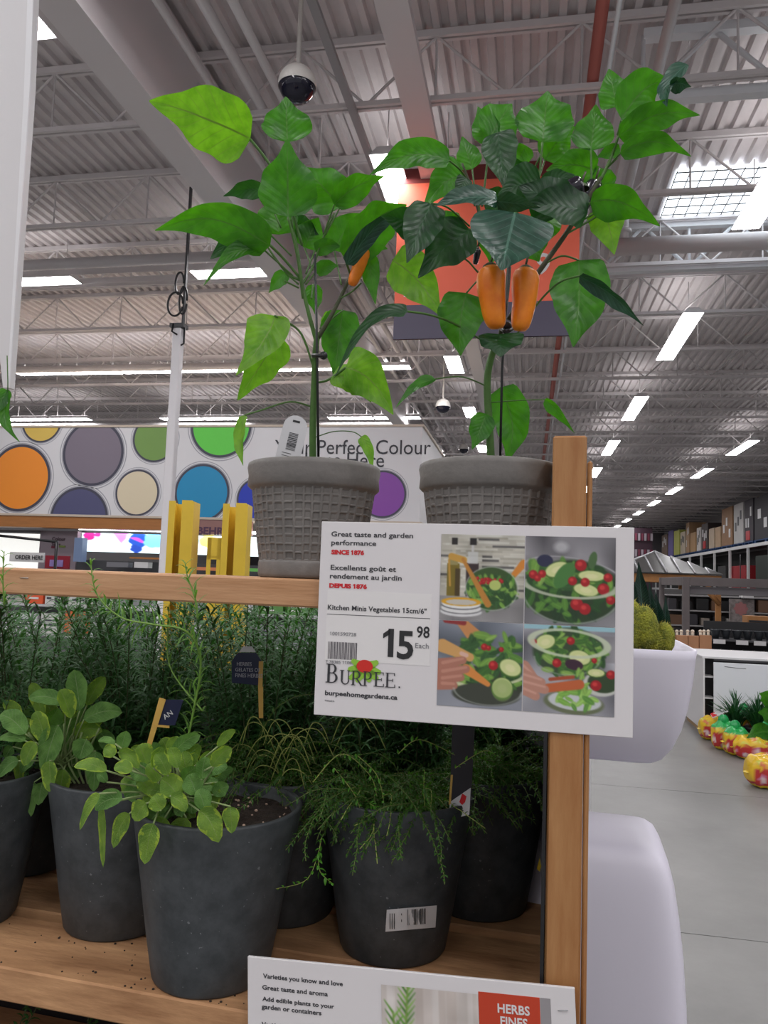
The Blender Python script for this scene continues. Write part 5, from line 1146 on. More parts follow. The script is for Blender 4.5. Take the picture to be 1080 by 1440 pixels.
# ================================================================== yellow rack uprights
yel = mat('yellow painted steel', (228, 192, 58), .42, var=.08, vscale=8)
def upright(px0, px1, ptop, d, lab, lip=False):
    A = W(px0, ptop, d); B = W(px1, ptop, d); w = (B-A).length; M = frame(Vector((A.x, A.y, 0)), Vector((B.x-A.x, B.y-A.y, 0)), ZZ)
    t = thing('yellow_upright', lab, 'rack upright', M, 'yellow rack uprights'); H = A.z; f = w*.42; dd = .10
    def P(n, *a): return obj(n, MB(M).box(*a), yel, t)
    P('web', .005, w-.005, 0, H-.004, -dd, -dd+.006); P('flange', 0, .006, 0, H, -dd, .0); P('flange', w-.006, w, 0, H, -dd, 0)
    P('lip', .006, w*.26, 0, H, -.006, 0); P('lip', w*.52, w-.006, 0, H+.004, -.006, 0)
    if lip:
        m = MB(M); z = H-.13; x0, x1 = -w*.55, -.001
        m.box(x0, x1, 0, z-.16, -.006, 0)
        for k in range(3):
            zz = z-.07*k; m.box(x0, x1, zz-.012, zz, -.006, 0) if k else m.box(x0, x1, zz-.075, zz, -.006, 0); m.box(x0, x0+w*.16, zz-.07, zz, -.006, 0); m.box(x1-w*.14, x1, zz-.07, zz, -.006, 0)
        obj('slotted_plate', m, yel, t)
    return t
upright(238, 273, 704, 2.9, 'yellow steel upright with a deep channel, the left of two behind the rail'); upright(314, 349, 708, 2.9, 'yellow steel upright with a slotted side plate, next to the left pepper pot', True)
# ================================================================== white building column with cable loops
P = W(251, 470, 9.4); t = thing('white_column', 'slim white column with black cable loops at its head, left of the pepper plants', 'column', (P.x, P.y, 0))
zt = W(254, 462, 9.4).z; obj('shaft', MB().bbox(P.x-.055, P.x+.055, P.y-.055, P.y+.055, 0, zt, .01), mat('white column paint', (.76, .74, .76), .4), t)
obj('cap_bracket', MB().box(P.x-.09, P.x+.09, P.y-.07, P.y+.07, zt, zt+.05), darkg, t); obj('hanger_strut', MB().box(P.x+.04, P.x+.065, P.y-.02, P.y+.02, zt+.05, 6.2), darkg, t)
for cx, cz, rx, rz in ((-.05, .3, .10, .15), (-.01, .56, .055, .14), (.05, .34, .05, .17)):
    obj('cable_loop', MB().tube([(P.x+cx+rx*cos(a_), P.y-.03, zt+cz+rz*sin(a_)) for a_ in [2*pi*k/24 for k in range(24)]], .013, 6), black, t)
obj('cable_end', MB().tube([(P.x-.04, P.y-.07, zt+.04), (P.x-.05, P.y-.08, zt-.06), (P.x+.02, P.y-.08, zt-.1)], .012, 6), black, t); obj('cable_end', MB().tube([(P.x+.09, P.y-.03, zt+.0), (P.x+.09, P.y-.03, zt-.2), (P.x+.05, P.y-.03, zt-.22)], .012, 6), black, t)
# ================================================================== paint desk under the banner
def pbox(mb, a, b, y, dep=.3, off=0):
    A, B = atY(a[0], a[1], y), atY(b[0], b[1], y); return mb.box(A.x, B.x, y+off, y+off+dep, B.z, A.z)
def pthing(name, lab, cat, a, b, y, dep, m, part='body', grp=None):
    A, B = atY(a[0], a[1], y), atY(b[0], b[1], y); t = thing(name, lab, cat, ((A.x+B.x)/2, y+dep/2, B.z), grp); obj(part, MB().box(A.x, B.x, y, y+dep, B.z, A.z), m, t); return t
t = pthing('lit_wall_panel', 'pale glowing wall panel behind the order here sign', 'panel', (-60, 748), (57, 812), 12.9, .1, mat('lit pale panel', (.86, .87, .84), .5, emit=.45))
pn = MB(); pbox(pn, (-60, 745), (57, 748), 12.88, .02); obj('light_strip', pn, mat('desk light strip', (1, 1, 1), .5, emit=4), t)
t = pthing('print_column', 'mauve grey column panel with small print left of the colour display', 'panel', (57, 746), (105, 812), 12.3, .3, mat('mauve grey laminate', (140, 128, 136), .5))
Mi = INV[t.name].inverted()
PMx = frame(atY(73, 760, 12.29), Vector((1, 0, 0)), ZZ); text('Colour', .09, 0, 0, mat('maroon print', (70, 50, 60), .6), t, Mi@PMx, z=.002, bold=.002); text('Start', .09, 0, -.10, mat('maroon print', (1, 1, 1)), t, Mi@PMx, z=.002, bold=.002)
mb = MB(); pbox(mb, (64, 781), (97, 800), 12.28, .02); obj('leaflet', mb, mat('crimson leaflet', (150, 30, 50), .5), t); mb = MB(); pbox(mb, (72, 768), (80, 771), 12.28, .02); obj('print_mark', mb, mat('maroon mark', (110, 40, 60), .6), t)
mb = MB(); pbox(mb, (83, 767), (91, 770), 12.28, .02); obj('print_mark', mb, mat('olive mark', (110, 130, 60), .6), t); mb = MB(); pbox(mb, (70, 787), (88, 797), 12.265, .015); obj('leaflet_picture', mb, mat('lilac print', (150, 130, 190), .6), t)
t = thing('order_sign', 'small white sign reading order here beside the grey panel', 'sign', atY(36, 792, 11.6)); mb = MB(); pbox(mb, (14, 776), (61, 791), 11.6, .03); obj('board', mb, offw, t)
PMx = frame(atY(21, 786, 11.59), Vector((1, 0, 0)), ZZ); Mi = INV[t.name].inverted(); text('ORDER HERE', .098, 0, 0, black, t, Mi@PMx, z=.002, bold=.002, sx=.9)
t = thing('pipe_frame', 'thin black pipe frame crossing in front of the paint desk', 'frame', atY(80, 800, 10.2))
obj('rail', MB().tube([atY(-30, 750, 10.2), atY(81, 762, 10.2)], .02, 8), black, t); A = atY(80, 762, 10.2); obj('upright', MB().tube([A, (A.x, A.y, .1)], .022, 8), black, t); obj('rail', MB().tube([atY(-30, 746.5, 12.2), atY(56, 747.5, 12.2)], .02, 8), darkg, t)
# backlit colour display with splashes
t = thing('colour_display', 'long backlit display with paint splashes over the paint desk', 'display', atY(300, 790, 12.4))
A, B = atY(115, 749, 12.4), atY(470, 786, 12.4)
obj('screen_box', MB().box(A.x, B.x, 12.42, 12.6, B.z, A.z+.04), black, t)
def splash():
    c = Cv(250, 30, (222, 244, 250), 12); sx = lambda p: (p-115)/355
    def blob(p, y, r, col, n=9):
        for k in range(n): a_ = c.r.uniform(0, 6.3); c.ell(sx(p)+cos(a_)*r*.5*.1, y+sin(a_)*r*.6, r*.09*c.r.uniform(.5, 1), r*c.r.uniform(.4, .8), col, 0, 1, .2)
    blob(126, .14, .22, (170, 30, 110)); blob(138, .08, .12, (160, 40, 120)); c.line(sx(163), 0, sx(176), .55, .0, (200, 100, 190), .0)
    for k in range(12): c.line(sx(163+k*1.6), 0, sx(174+k*.5), .5-.02*k, .006, (206, 110, 200), .002)
    blob(200, .35, .34, (28, 70, 160), 16); blob(196, .75, .2, (28, 60, 150), 8); c.line(sx(192), .2, sx(206), .45, .02, (190, 70, 180), .01); blob(222, .3, .36, (110, 190, 225), 14)
    blob(276, .3, .2, (90, 160, 190)); blob(298, .25, .3, (235, 220, 110), 10); blob(344, .1, .16, (230, 80, 40)); blob(380, .4, .3, (90, 190, 110)); blob(430, .4, .3, (160, 100, 190)); return c
cc = splash(); MM = frame(Vector((A.x, 12.41, A.z)), Vector((1, 0, 0)), ZZ)
printe = vcolmat('backlit print', .4, 0.85); keep = printm; printm = printe
put_canvas(cc, INV[t.name].inverted()@MM, 0, 0, B.x-A.x, B.z-A.z, t, 'backlit_print', .001); printm = keep
mb = MB(); mb.box(A.x, B.x, 12.3, 12.36, A.z+.045, A.z+.09); obj('light_strip', mb, MATS['desk light strip'], t)
t = pthing('paint_counter', 'dark counter with drawers under the backlit display', 'counter', (108, 787), (470, 1000), 12.2, .5, mat('dark counter', (.05, .05, .055), .5))
A1_, B1_ = atY(108, 803, 11.75), atY(470, 803, 11.75); obj('front_ledge', MB().box(A1_.x, B1_.x, 11.8, 12.195, .1, A1_.z), mat('grey counter front', (.2, .2, .21), .5), t)
for a_, b_, nm, m, lab in (((182, 783), (232, 787), 'wood_tray', woodbeam, 'flat wooden tray on the paint counter'), ((189, 790), (208, 799), 'white_box', offw, 'small white box on the paint counter'), ((150, 790), (180, 798), 'grey_bin', mat('mid grey plastic', (.2, .2, .22), .5), 'grey bin on the paint counter'),
        ((105, 756), (114, 790), 'blue_monitor', mat('pale blue plastic', (120, 140, 175), .4), 'narrow pale blue cabinet left of the backlit display'), ((272, 797), (312, 803), 'orange_mat', mat('orange print', (225, 140, 90), .5), 'orange mat on the counter between the yellow uprights'), ((349, 799), (366, 804), 'green_box', mat('green print', (110, 190, 90), .5), 'green box on the counter beside the left pepper pot')):
    pthing(nm, lab, 'desk item', a_, b_, 11.9, .15, m)
# ================================================================== low gondola with boxes seen under the top rail
t = thing('low_gondola', 'low white gondola shelf seen through the rosemary under the top rail', 'shelf', (-4.2, 9.0, 0)); gw = mat('gondola white', (.55, .55, .56), .5)
X0, X1 = atY(-60, 850, 9).x, atY(560, 850, 9).x
for z in (.15, .55, .93): obj('shelf', MB().box(X0, X1, 9.0, 9.5, z, z+.03), gw, t)
obj('back_panel', MB().box(X0, X1, 9.5, 9.52, 0, 1.25), mat('gondola back', (.30, .30, .31), .6), t)
x = X0+.03; q = random.Random(17); kk = 0
cols = [('orange', (226, 92, 50)), ('white', (210, 210, 206)), ('dark', (50, 46, 56)), ('red', (170, 40, 50)), ('grey', (140, 142, 146)), ('white', (205, 205, 208)), ('orange', (220, 110, 60)), ('green', (90, 140, 70)), ('pale', (180, 176, 168))]
SIDE = {}
BX = [(-20, 4, .96, .15, 4), (6, 33, .96, .22, 8), (36, 62, .96, .30, 0), (64, 78, .96, .33, 1), (79, 95, .96, .32, 2), (97, 124, .96, .30, 1), (150, 156, .96, .26, 1), (94, 128, .58, .30, 6), (130, 178, .58, .28, 5), (182, 230, .58, .24, 4), (60, 92, .58, .26, 1), (236, 300, .96, .10, 4), (304, 360, .96, .12, 5), (364, 400, .96, .20, 7), (402, 440, .96, .22, 7), (236, 290, .58, .22, 5), (296, 350, .58, .26, 8), (354, 440, .58, .25, 4), (10, 56, .58, .25, 5)]
for px0, px1, z, h, ci in BX:
    A, B = atY(px0, 850, 9.05).x, atY(px1, 850, 9.05).x; nm, col = cols[ci]; kk += 1
    b_ = thing('carton', '%s carton, %s shelf of the low gondola, %s' % (nm, 'upper' if z > .9 else 'middle', ('first', 'second', 'third', 'fourth', 'fifth', 'sixth', 'seventh', 'eighth', 'ninth', 'tenth', 'eleventh', 'twelfth')[sorted(b[0] for b in BX if b[2] == z).index(px0)]+' from the left'), 'carton', ((A+B)/2, 9.1, z), 'cartons on the low gondola')
    obj('box', MB().bbox(A, B-.01, 9.03, 9.3, z, z+h, .004), mat('carton '+nm+str(ci), col, .5), b_)
    lm_ = MB(); 
    for k in range(3): lm_.box(A+(B-A)*.2, A+(B-A)*q.uniform(.5, .85), 9.024, 9.03, z+h*(.2+.22*k), z+h*(.28+.22*k))
    obj('print_bars', lm_, mat('carton print '+('light' if ci in (0, 2, 3, 6, 7) else 'dark'), (225, 225, 220) if ci in (0, 2, 3, 6, 7) else (70, 70, 80), .5), b_, kind='stuff')
# ================================================================== far end and right wall racking
XR = 9.4; wht = mat('white rack paint', (.74, .74, .74), .45); tim = mat('pallet blue', (30, 70, 120), .6)
rk2 = thing('wall_rack', 'long white pallet rack along the right wall', 'pallet rack', (XR, 26, 0))
for z in (3.36, 1.35): obj('beam', MB().box(XR-.04, XR+.02, 26, 62, z-.06, z+.08), wht, rk2)
obj('deck', MB().box(XR, 10.55, 26, 62, 3.40, 3.43), darkg, rk2); obj('deck', MB().box(XR, 10.55, 26, 62, 1.38, 1.41), darkg, rk2)
for k in range(12): obj('upright', MB().box(XR-.05, XR+.05, 26.5+3.05*k, 26.6+3.05*k, 0, 3.3), wht, rk2)
obj('shade_sheet', MB().box(10.5, 10.52, 26, 62, 0, 3.3), mat('rack shade', (.05, .05, .05), .8), rk2)  # solid dark sheet stands for the shade inside the rack
brn = (150, 112, 78); ITEMS = [(1060, 1095, 3.44, 694, 'dark', (40, 36, 44), 'dark stacked mower carton with white tags'), (1046, 1059, 3.44, 702, 'dark', (52, 44, 54), 'black and red machine carton with tags'), (1031, 1045, 3.44, 708, 'white', (200, 198, 196), 'tall white carton'), (1014, 1030, 3.44, 714, 'brown', brn, 'tall brown carton'),
   (1005, 1013, 3.44, 741, 'tan', (190, 160, 128), 'short tan carton with a dark top'), (996, 1004, 3.44, 743, 'tan', (196, 176, 152), 'short pale carton'), (986, 995, 3.44, 736, 'dark', (60, 48, 46), 'dark carton'), (979, 985, 3.44, 742, 'white', (206, 200, 196), 'narrow white carton'), (970, 978, 3.44, 749, 'tan', (176, 138, 92), 'small tan carton'),
   (964, 969, 3.44, 735, 'brown', (168, 134, 98), 'tall brown carton farther back'), (956, 963, 3.44, 748, 'white', (205, 190, 168), 'cream carton'), (947, 955, 3.44, 746, 'yellow', (196, 200, 96), 'yellow green carton'), (939, 946, 3.44, 746, 'lilac', (110, 100, 160), 'purple and white carton'), (930, 938, 3.44, 752, 'brown', (120, 98, 82), 'farthest brown carton')]
for px0, px1, z, pt, nm, col, lab in ITEMS:
    y1, y0 = on(px0, 770, (1, 0, 0), XR).y, on(px1, 770, (1, 0, 0), XR).y; y1 = min(y1, 62); tz = on((px0+px1)/2, pt, (1, 0, 0), XR).z
    b_ = thing('carton', lab+' on top of the white wall rack', 'carton', (XR+.5, (y0+y1)/2, z+.14), 'cartons on the wall rack')
    obj('box', MB().bbox(XR+.02, XR+1.0, y0+.05, y1-.05, z+.14, tz, .01), mat('tall carton '+nm+str(px0), col, .6, var=.1, vscale=2), b_)
    if nm in ('dark', 'white', 'brown'):
        for k in range(3): yy = y0+(y1-y0)*(.2+.25*k); zz = z+.3+(tz-z)*q.uniform(.1, .5); obj('label', MB().box(XR+.008, XR+.019, yy, yy+(y1-y0)*.13, zz, zz+.4), wht if nm != 'white' else darkg, b_)
    if nm == 'dark': obj('red_part', MB().bbox(XR+.0, XR+.018, y0+.5, y0+1.1, z+.2, z+.6, .005), mat('red plastic', (190, 30, 36), .4), b_)
    pl = thing('pallet', 'blue pallet under the '+lab, 'pallet', (XR+.5, (y0+y1)/2, z), 'blue pallets on the wall rack'); obj('deck_boards', MB().box(XR+.0, XR+1.0, y0+.02, y1-.02, z+.09, z+.135), tim, pl)
    for f in (.05, .48, .92): yy = y0+(y1-y0)*f; obj('runner', MB().box(XR+.01, XR+.98, yy, yy+(y1-y0)*.06, z, z+.09), tim, pl)
for px0, px1, z, h, col, lab in ((1022, 1046, 1.42, 1.15, (150, 30, 38), 'red machine carton'), (1058, 1085, 1.42, 1.5, (34, 46, 38), 'dark green machine carton'), (1006, 1018, 1.42, 1.2, (56, 56, 56), 'grey carton'), (972, 986, 1.42, 1.4, (48, 54, 50), 'dark carton')):
    y1, y0 = on(px0, 800, (1, 0, 0), XR).y, on(px1, 800, (1, 0, 0), XR).y; b_ = thing('carton', lab+' inside the white wall rack', 'carton', (XR+.5, (y0+y1)/2, z), 'cartons inside the wall rack'); obj('box', MB().bbox(XR+.1, XR+1, y0+.1, y1-.1, z, z+h, .02), mat('inner carton '+lab[:6], col, .5), b_)
    obj('label', MB().box(XR+.085, XR+.099, y0+.5, y0+1.0, z+.2, z+.5), wht, b_)
t = thing('end_display', 'distant purple display of goods at the far end of the aisle', 'display', (4.9, 50, 0))
A, B = atY(886, 742, 50), atY(917, 800, 50); obj('backboard', MB().box(A.x, B.x, 50, 50.6, 0, A.z), mat('plum display', (70, 46, 60), .6), t)
for k in range(14): xx = A.x+.1+(k % 7)*(B.x-A.x)*.14; zz = A.z-.8-(k//7)*1.0; obj('packet', MB().box(xx, xx+(B.x-A.x)*.1, 49.9, 49.99, zz, zz+.45), mat('packet %s' % 'ab'[k % 2], ((180, 170, 180), (130, 60, 80))[k % 2], .5), t)
# red exit sign
A = atY(780, 632, 30); t = thing('exit_sign', 'small white sign with red letters hanging far away above the right pot', 'sign', A); B1, B2 = atY(771, 624, 30), atY(788, 639, 30); obj('board', MB().box(B1.x, B2.x, 30, 30.05, B2.z, B1.z), offw, t)
PMx = frame(atY(772.5, 636, 29.99), Vector((1, 0, 0)), ZZ); text('EXIT', .26, 0, 0, mat('exit red', (215, 40, 60), .5, emit=.6), t, INV[t.name].inverted()@PMx, z=.004, bold=.008, sx=.66); obj('hanger', MB().tube([(A.x, 30.02, B1.z), (A.x, 30.02, 5.62)], .02, 5), joistm, t)
# gazebo
Yg = 26.0; ap = atY(921, 777, Yg+2.4); ev = atY(1018, 809, Yg); hw_ = ev.x-ap.x; ez = ev.z; az_ = ap.z
t = thing('gazebo', 'display gazebo with a dark hipped metal roof and orange timber', 'gazebo', (ap.x, Yg+2.4, 0)); cxg, cyg = ap.x, Yg+2.4
rm = mat('dark metal roofing', (.05, .048, .046), .35); 
cs = [(cxg-hw_, Yg), (cxg+hw_, Yg), (cxg+hw_, Yg+2*2.4), (cxg-hw_, Yg+4.8)]
for i in range(4):
    a_, b_ = cs[i], cs[(i+1) % 4]
    for k in range(8):
        f0, f1 = k/8, (k+1)/8; p0 = (a_[0]+(b_[0]-a_[0])*f0, a_[1]+(b_[1]-a_[1])*f0, ez); p1 = (a_[0]+(b_[0]-a_[0])*f1, a_[1]+(b_[1]-a_[1])*f1, ez)
        g0 = 1-abs(2*f0-1); g1 = 1-abs(2*f1-1)
        def upz(p, g): m_ = ((a_[0]+b_[0])/2, (a_[1]+b_[1])/2); n_ = (cxg-m_[0], cyg-m_[1]); return (p[0]+n_[0]*g, p[1]+n_[1]*g, ez+(az_-ez)*g)
        q0, q1 = upz(p0, g0), upz(p1, g1); vs = [p0, p1, q1, q0]; mbx = MB(); mbx.add([Vector(v)+Vector((0, 0, .03)) for v in vs]+[Vector(v) for v in vs], [(0, 1, 2, 3), (7, 6, 5, 4), (0, 4, 5, 1), (1, 5, 6, 2), (2, 6, 7, 3), (3, 7, 4, 0)])
        obj('roof_panel', mbx, rm, t)
        if 0 < k: obj('roof_seam', MB().tube([Vector(p0)+Vector((0, 0, .05)), Vector(q0)+Vector((0, 0, .05))], .03, 5), mat('light seam', (.5, .5, .52), .35, metal=.4), t)
gt = mat('orange cedar', (178, 124, 72), .6, var=.2, vscale=2)
for y in (Yg+.1, Yg+4.6): obj('eave_beam', MB().box(cxg-hw_+.05, cxg+hw_-.05, y, y+.12, ez-.28, ez-.02), gt, t)
for x_ in (cxg-hw_+.3, cxg+hw_-.5): 
    for y in (Yg+.1, Yg+4.6): obj('post', MB().box(x_, x_+.14, y, y+.14, 0, ez-.28), gt, t)
# grey pergola
Yp = 15.0; gm = mat('grey stained timber', (112, 104, 104), .6, var=.12, vscale=3)
A = atY(966, 811, Yp); t = thing('grey_pergola', 'low grey timber frame with a square post in front of the shelving', 'pergola', (A.x, Yp, 0))
def pp(n, a, b, y, dep, m): mbx = MB(); pbox(mbx, a, b, y, dep); return obj(n, mbx, m, t)
A, B, C2 = atY(961, 811, Yp), atY(970, 811, Yp), atY(1120, 811, Yp)
obj('post', MB().bbox(A.x, B.x, Yp, Yp+.14, 0, A.z, .005), gm, t); obj('beam', MB().bbox(B.x+.002, C2.x, Yp, Yp+.14, A.z-.16, A.z, .005), gm, t); obj('beam', MB().bbox(B.x+.002, C2.x, Yp+.2, Yp+.3, A.z-.31, A.z-.17, .005), mat('pale grey timber', (140, 136, 140), .6), t)
obj('side_beam', MB().bbox(A.x, B.x-.02, Yp+.145, Yp+2.4, A.z-.16, A.z, .005), gm, t); obj('post', MB().bbox(A.x-.02, B.x-.04, Yp+2.41, Yp+2.55, 0, A.z, .005), gm, t)
obj('post', MB().bbox(C2.x, C2.x+.14, Yp, Yp+.14, 0, A.z, .005), gm, t)
# shelving with pots behind
t = thing('black_shelving', 'black shelving with small goods behind the grey pergola post', 'shelf', atY(1000, 890, 18)); blk = mat('black shelf paint', (.02, .02, .022), .5)
A, B = atY(938, 828, 18), atY(1100, 905, 18); obj('back_panel', MB().box(A.x, B.x, 18.5, 18.55, 0, A.z), mat('shelf back', (.10, .095, .095), .7), t)
for z in (.3, .62, .95, 1.28): obj('shelf', MB().box(A.x, B.x, 18.02, 18.5, z, z+.03), mat('pale shelf edge', (.35, .34, .34), .5), t)
q = random.Random(23); kk = 0
for z in (.33, .65, .98):
    x_ = A.x+.05; k0 = kk
    while x_ < B.x-.25:
        w_ = q.uniform(.14, .34); h_ = q.uniform(.14, .27); kk += 1
        colr = q.choice([(40, 38, 40), (24, 24, 26), (150, 140, 130), (110, 80, 60), (170, 165, 160), (60, 58, 64)])
        b_ = thing('shelf_box', 'small box, %s of the black shelving, %s from the left' % ({.33: 'lower shelf', .65: 'middle shelf', .98: 'upper shelf'}[z], (ordn[kk-k0-1].replace('nearest', 'first') if kk-k0 <= 11 else 'last')), 'box', (x_+w_/2, 18.2, z), 'boxes on the black shelving'); obj('box', MB().bbox(x_, x_+w_, 18.05, 18.3, z, z+h_, .008), mat('goods %d' % (sum(colr)), colr, .5), b_); x_ += w_+q.uniform(.02, .1)
t = pthing('doormat_display', 'grey patterned mat with a faded pink rosette hung behind the pergola', 'mat', (1026, 842), (1061, 888), 17.2, .05, mat('patterned grey mat', (150, 142, 140), .9, var=.5, vscale=12, bump=.3), 'mat')
A = atY(1042, 856, 17.19); obj('rosette', MB().add([(A.x+.13*cos(a_)*(1+.12*cos(8*a_)), 17.19, A.z+.13*sin(a_)*(1+.12*cos(8*a_))) for a_ in [2*pi*k/32 for k in range(32)]]+[(A.x+.13*cos(a_)*(1+.12*cos(8*a_)), 17.199, A.z+.13*sin(a_)*(1+.12*cos(8*a_))) for a_ in [2*pi*k/32 for k in range(32)]], [tuple(range(32))]+[(i, i+32, (i+1) % 32+32, (i+1) % 32) for i in range(32)]), mat('faded pink', (176, 120, 120), .9), t)
obj('hanger', MB().tube([(A.x, 17.22, A.z+.2), (A.x, 17.22, 2.2)], .01, 5), black, t)
t = pthing('white_carton', 'white carton hung with paper beside the patterned mat', 'carton', (1045, 832), (1060, 841), 17.0, .3, offw); obj('shelf_bracket', MB().tube([(t.location.x, 17.3, t.location.z-.02), (t.location.x, 17.3, 0)], .02, 6), black, t)
t = thing('cedar_brace', 'orange timber offcut brace leaning behind the pergola', 'timber', atY(1010, 850, 16.6)); obj('brace', MB().tube([atY(993, 829, 16.6), atY(1012, 850, 16.6)], .05, 4), gt, t); obj('upright', MB().box(atY(1007, 830, 16.6).x, atY(1014, 830, 16.6).x, 16.6, 16.7, 0, atY(1010, 829, 16.6).z), gt, t)
# black pot gondola
Yb = 12.5; A, B = atY(1000, 884, Yb), atY(1130, 940, Yb); t = thing('pot_shelf', 'low shelf edge with white price labels holding black plant pots', 'shelf', (A.x, Yb, 0))
zz1 = atY(1040, 900, Yb).z; zz2 = atY(1040, 928, Yb).z
for z in (zz1, zz2): obj('shelf', MB().box(A.x, B.x, Yb, Yb+.5, z-.03, z), darkg, t)
obj('back_panel', MB().box(A.x, B.x, Yb+.5, Yb+.52, 0, zz1+.25), blk, t); obj('base', MB().box(A.x, B.x, Yb+.05, Yb+.5, 0, zz2-.03), blk, t)
for px in (1003, 1035, 1060): obj('price_label', MB().box(atY(px, 900, Yb).x, atY(px+17, 900, Yb).x, Yb-.01, Yb-.001, zz1-.07, zz1-.005), offw, t)
bp0 = None; kk = 0
for r_, z in enumerate((zz1, zz2)):
    for k in range(9):
        x_ = A.x+.09+k*.155; M_ = Matrix.Translation((x_, Yb+.12+.03*(k % 2), z))
        lab = 'black plant pot on the %s shelf, %s from the left' % (('upper', 'lower')[r_], ordn[k].replace('nearest', 'first'))
        if bp0 is None:
            bp0 = thing('plant_pot', lab, 'pot', M_, 'black pots on the low shelf'); obj('pot_body', MB().lathe([(0, .001), (.045, 0), (.068, .12)], n=20), mat('black pot plastic', (.03, .034, .04), .3), bp0, world=False); obj('rim', MB().lathe([(.066, .115), (.076, .118), (.077, .14), (.068, .14), (.064, .11)], n=20), MATS['black pot plastic'], bp0, world=False)
        else: dup(bp0, M_, lab, 'black pots on the low shelf')
t = pthing('wooden_crate', 'small orange wooden crate on the shelf of black pots', 'crate', (1051, 866), (1085, 886), 13.1, .3, gt, 'side_board'); t.location.z = t.location.z
mbx = MB(); pbox(mbx, (1054, 872), (1080, 876), 13.07, .025); obj('slot', mbx, blk, t); obj('leg', MB().box(t.location.x-.02, t.location.x+.02, 13.2, 13.25, 0, t.location.z), gt, t)
# brown fence boards
Yf = 10.6; t = thing('board_stack', 'row of brown upright boards beyond the white planter', 'boards', atY(970, 940, Yf)); bm = mat('brown composite board', (178, 128, 92), .6, var=.1, vscale=4)
for k, (a_, b_) in enumerate(((925, 936), (936.5, 950.5), (951, 967.5), (968, 983.5), (984, 1001))):
    A, B = atY(a_, 893+.6*(k % 2), Yf+.02*(k % 2)), atY(b_, 938, Yf); obj('board', MB().bbox(A.x, B.x, Yf+.02*(k % 2), Yf+.05+.02*(k % 2), B.z, A.z, .004), bm, t)
A = atY(925, 940, Yf); B = atY(1001, 940, Yf); obj('plinth', MB().box(A.x, B.x, Yf+.08, Yf+.3, 0, A.z+.05), mat('slate box', (70, 74, 84), .5), t)
for px in (952, 958, 967, 974, 985, 990, 996): P = atY(px, 891, Yf+.12); obj('ivory_peg', MB().tube([P-ZZ*.05, P+ZZ*.02], .018, 8).sphere(P+ZZ*.03, .024, .024, .022, 8, 6), mat('ivory', (.72, .62, .5), .5), t)
t = pthing('white_box', 'white box on the floor behind the white planter', 'box', (968, 962), (990, 984), 9.6, .3, white); obj('lid', MB().box(t.location.x-.12, t.location.x+.12, 9.55, 9.95, t.location.z+.21, t.location.z+.24), offw, t); obj('timber_base', MB().box(t.location.x-.1, t.location.x+.1, 9.62, 9.9, 0, t.location.z), gt, t)
# white cabinet display
Yc = 8.25; t = thing('white_cabinet', 'white display cabinet with black open shelves on its left side', 'cabinet', atY(1005, 1030, Yc))
A = atY(989, 924, Yc); z1 = A.z; F0 = atY(1003, 929, Yc); X2 = 3.6
obj('side_panel', MB().box(A.x, A.x+.012, Yc+.1, Yc+1.0, .05, z1-.012), white, t)
obj('front_panel', MB().bbox(F0.x, X2, Yc-.02, Yc, .06, atY(1003, 931, Yc).z, .003), mat('gloss white panel', (.78, .80, .84), .25), t)
obj('back_board', MB().box(A.x+.013, F0.x+.05, Yc+.2, Yc+.22, .1, z1-.013), blk, t)
for z in (atY(995, 953, Yc).z, atY(995, 983, Yc).z): obj('side_shelf', MB().box(A.x+.013, F0.x+.02, Yc+.02, Yc+.2, z, z+.012), offw, t)
obj('top', MB().bbox(A.x-.01, X2, Yc-.0, Yc+1.0, z1-.012, z1+.01, .003), white, t); obj('edge_strip', MB().box(A.x-.004, A.x+.012, Yc-.01, Yc+.1, .05, z1-.012), white, t); obj('base', MB().box(A.x+.02, X2, Yc+.02, Yc+.9, 0, .05), mat('cardboard', (160, 130, 96), .8), t)
P0 = F0+Vector((.1, -.022, -.05)); obj('crack', MB().tube([P0, P0+Vector((.12, 0, -.01)), P0+Vector((.2, 0, -.012))], .0025, 4), darkg, t)
t = thing('price_card', 'tilted white and red price card at the foot of the white cabinet', 'card', atY(1000, 1008, 7.9)); P = [atY(999, 1004, 7.9), atY(1002, 1009, 7.85), atY(1024, 1000, 7.85), atY(1018, 996, 7.95)]
obj('card', MB().add(P+[p-ZZ*.006 for p in P], [(0, 1, 2, 3), (7, 6, 5, 4), (0, 4, 5, 1), (1, 5, 6, 2), (2, 6, 7, 3), (3, 7, 4, 0)]), offw, t); P2_ = [P[0]+ZZ*.001, P[1]+ZZ*.001, P[1].lerp(P[2], .3)+ZZ*.001, P[0].lerp(P[3], .3)+ZZ*.001]; obj('red_corner', MB().add(P2_+[p+ZZ*.002 for p in P2_], [(4, 5, 6, 7)]), redt, t)
obj('wire_stake', MB().tube([atY(1010, 1003, 7.88), (atY(1010, 1003, 7.88).x, 7.88, 0)], .003, 5), darkg, t)
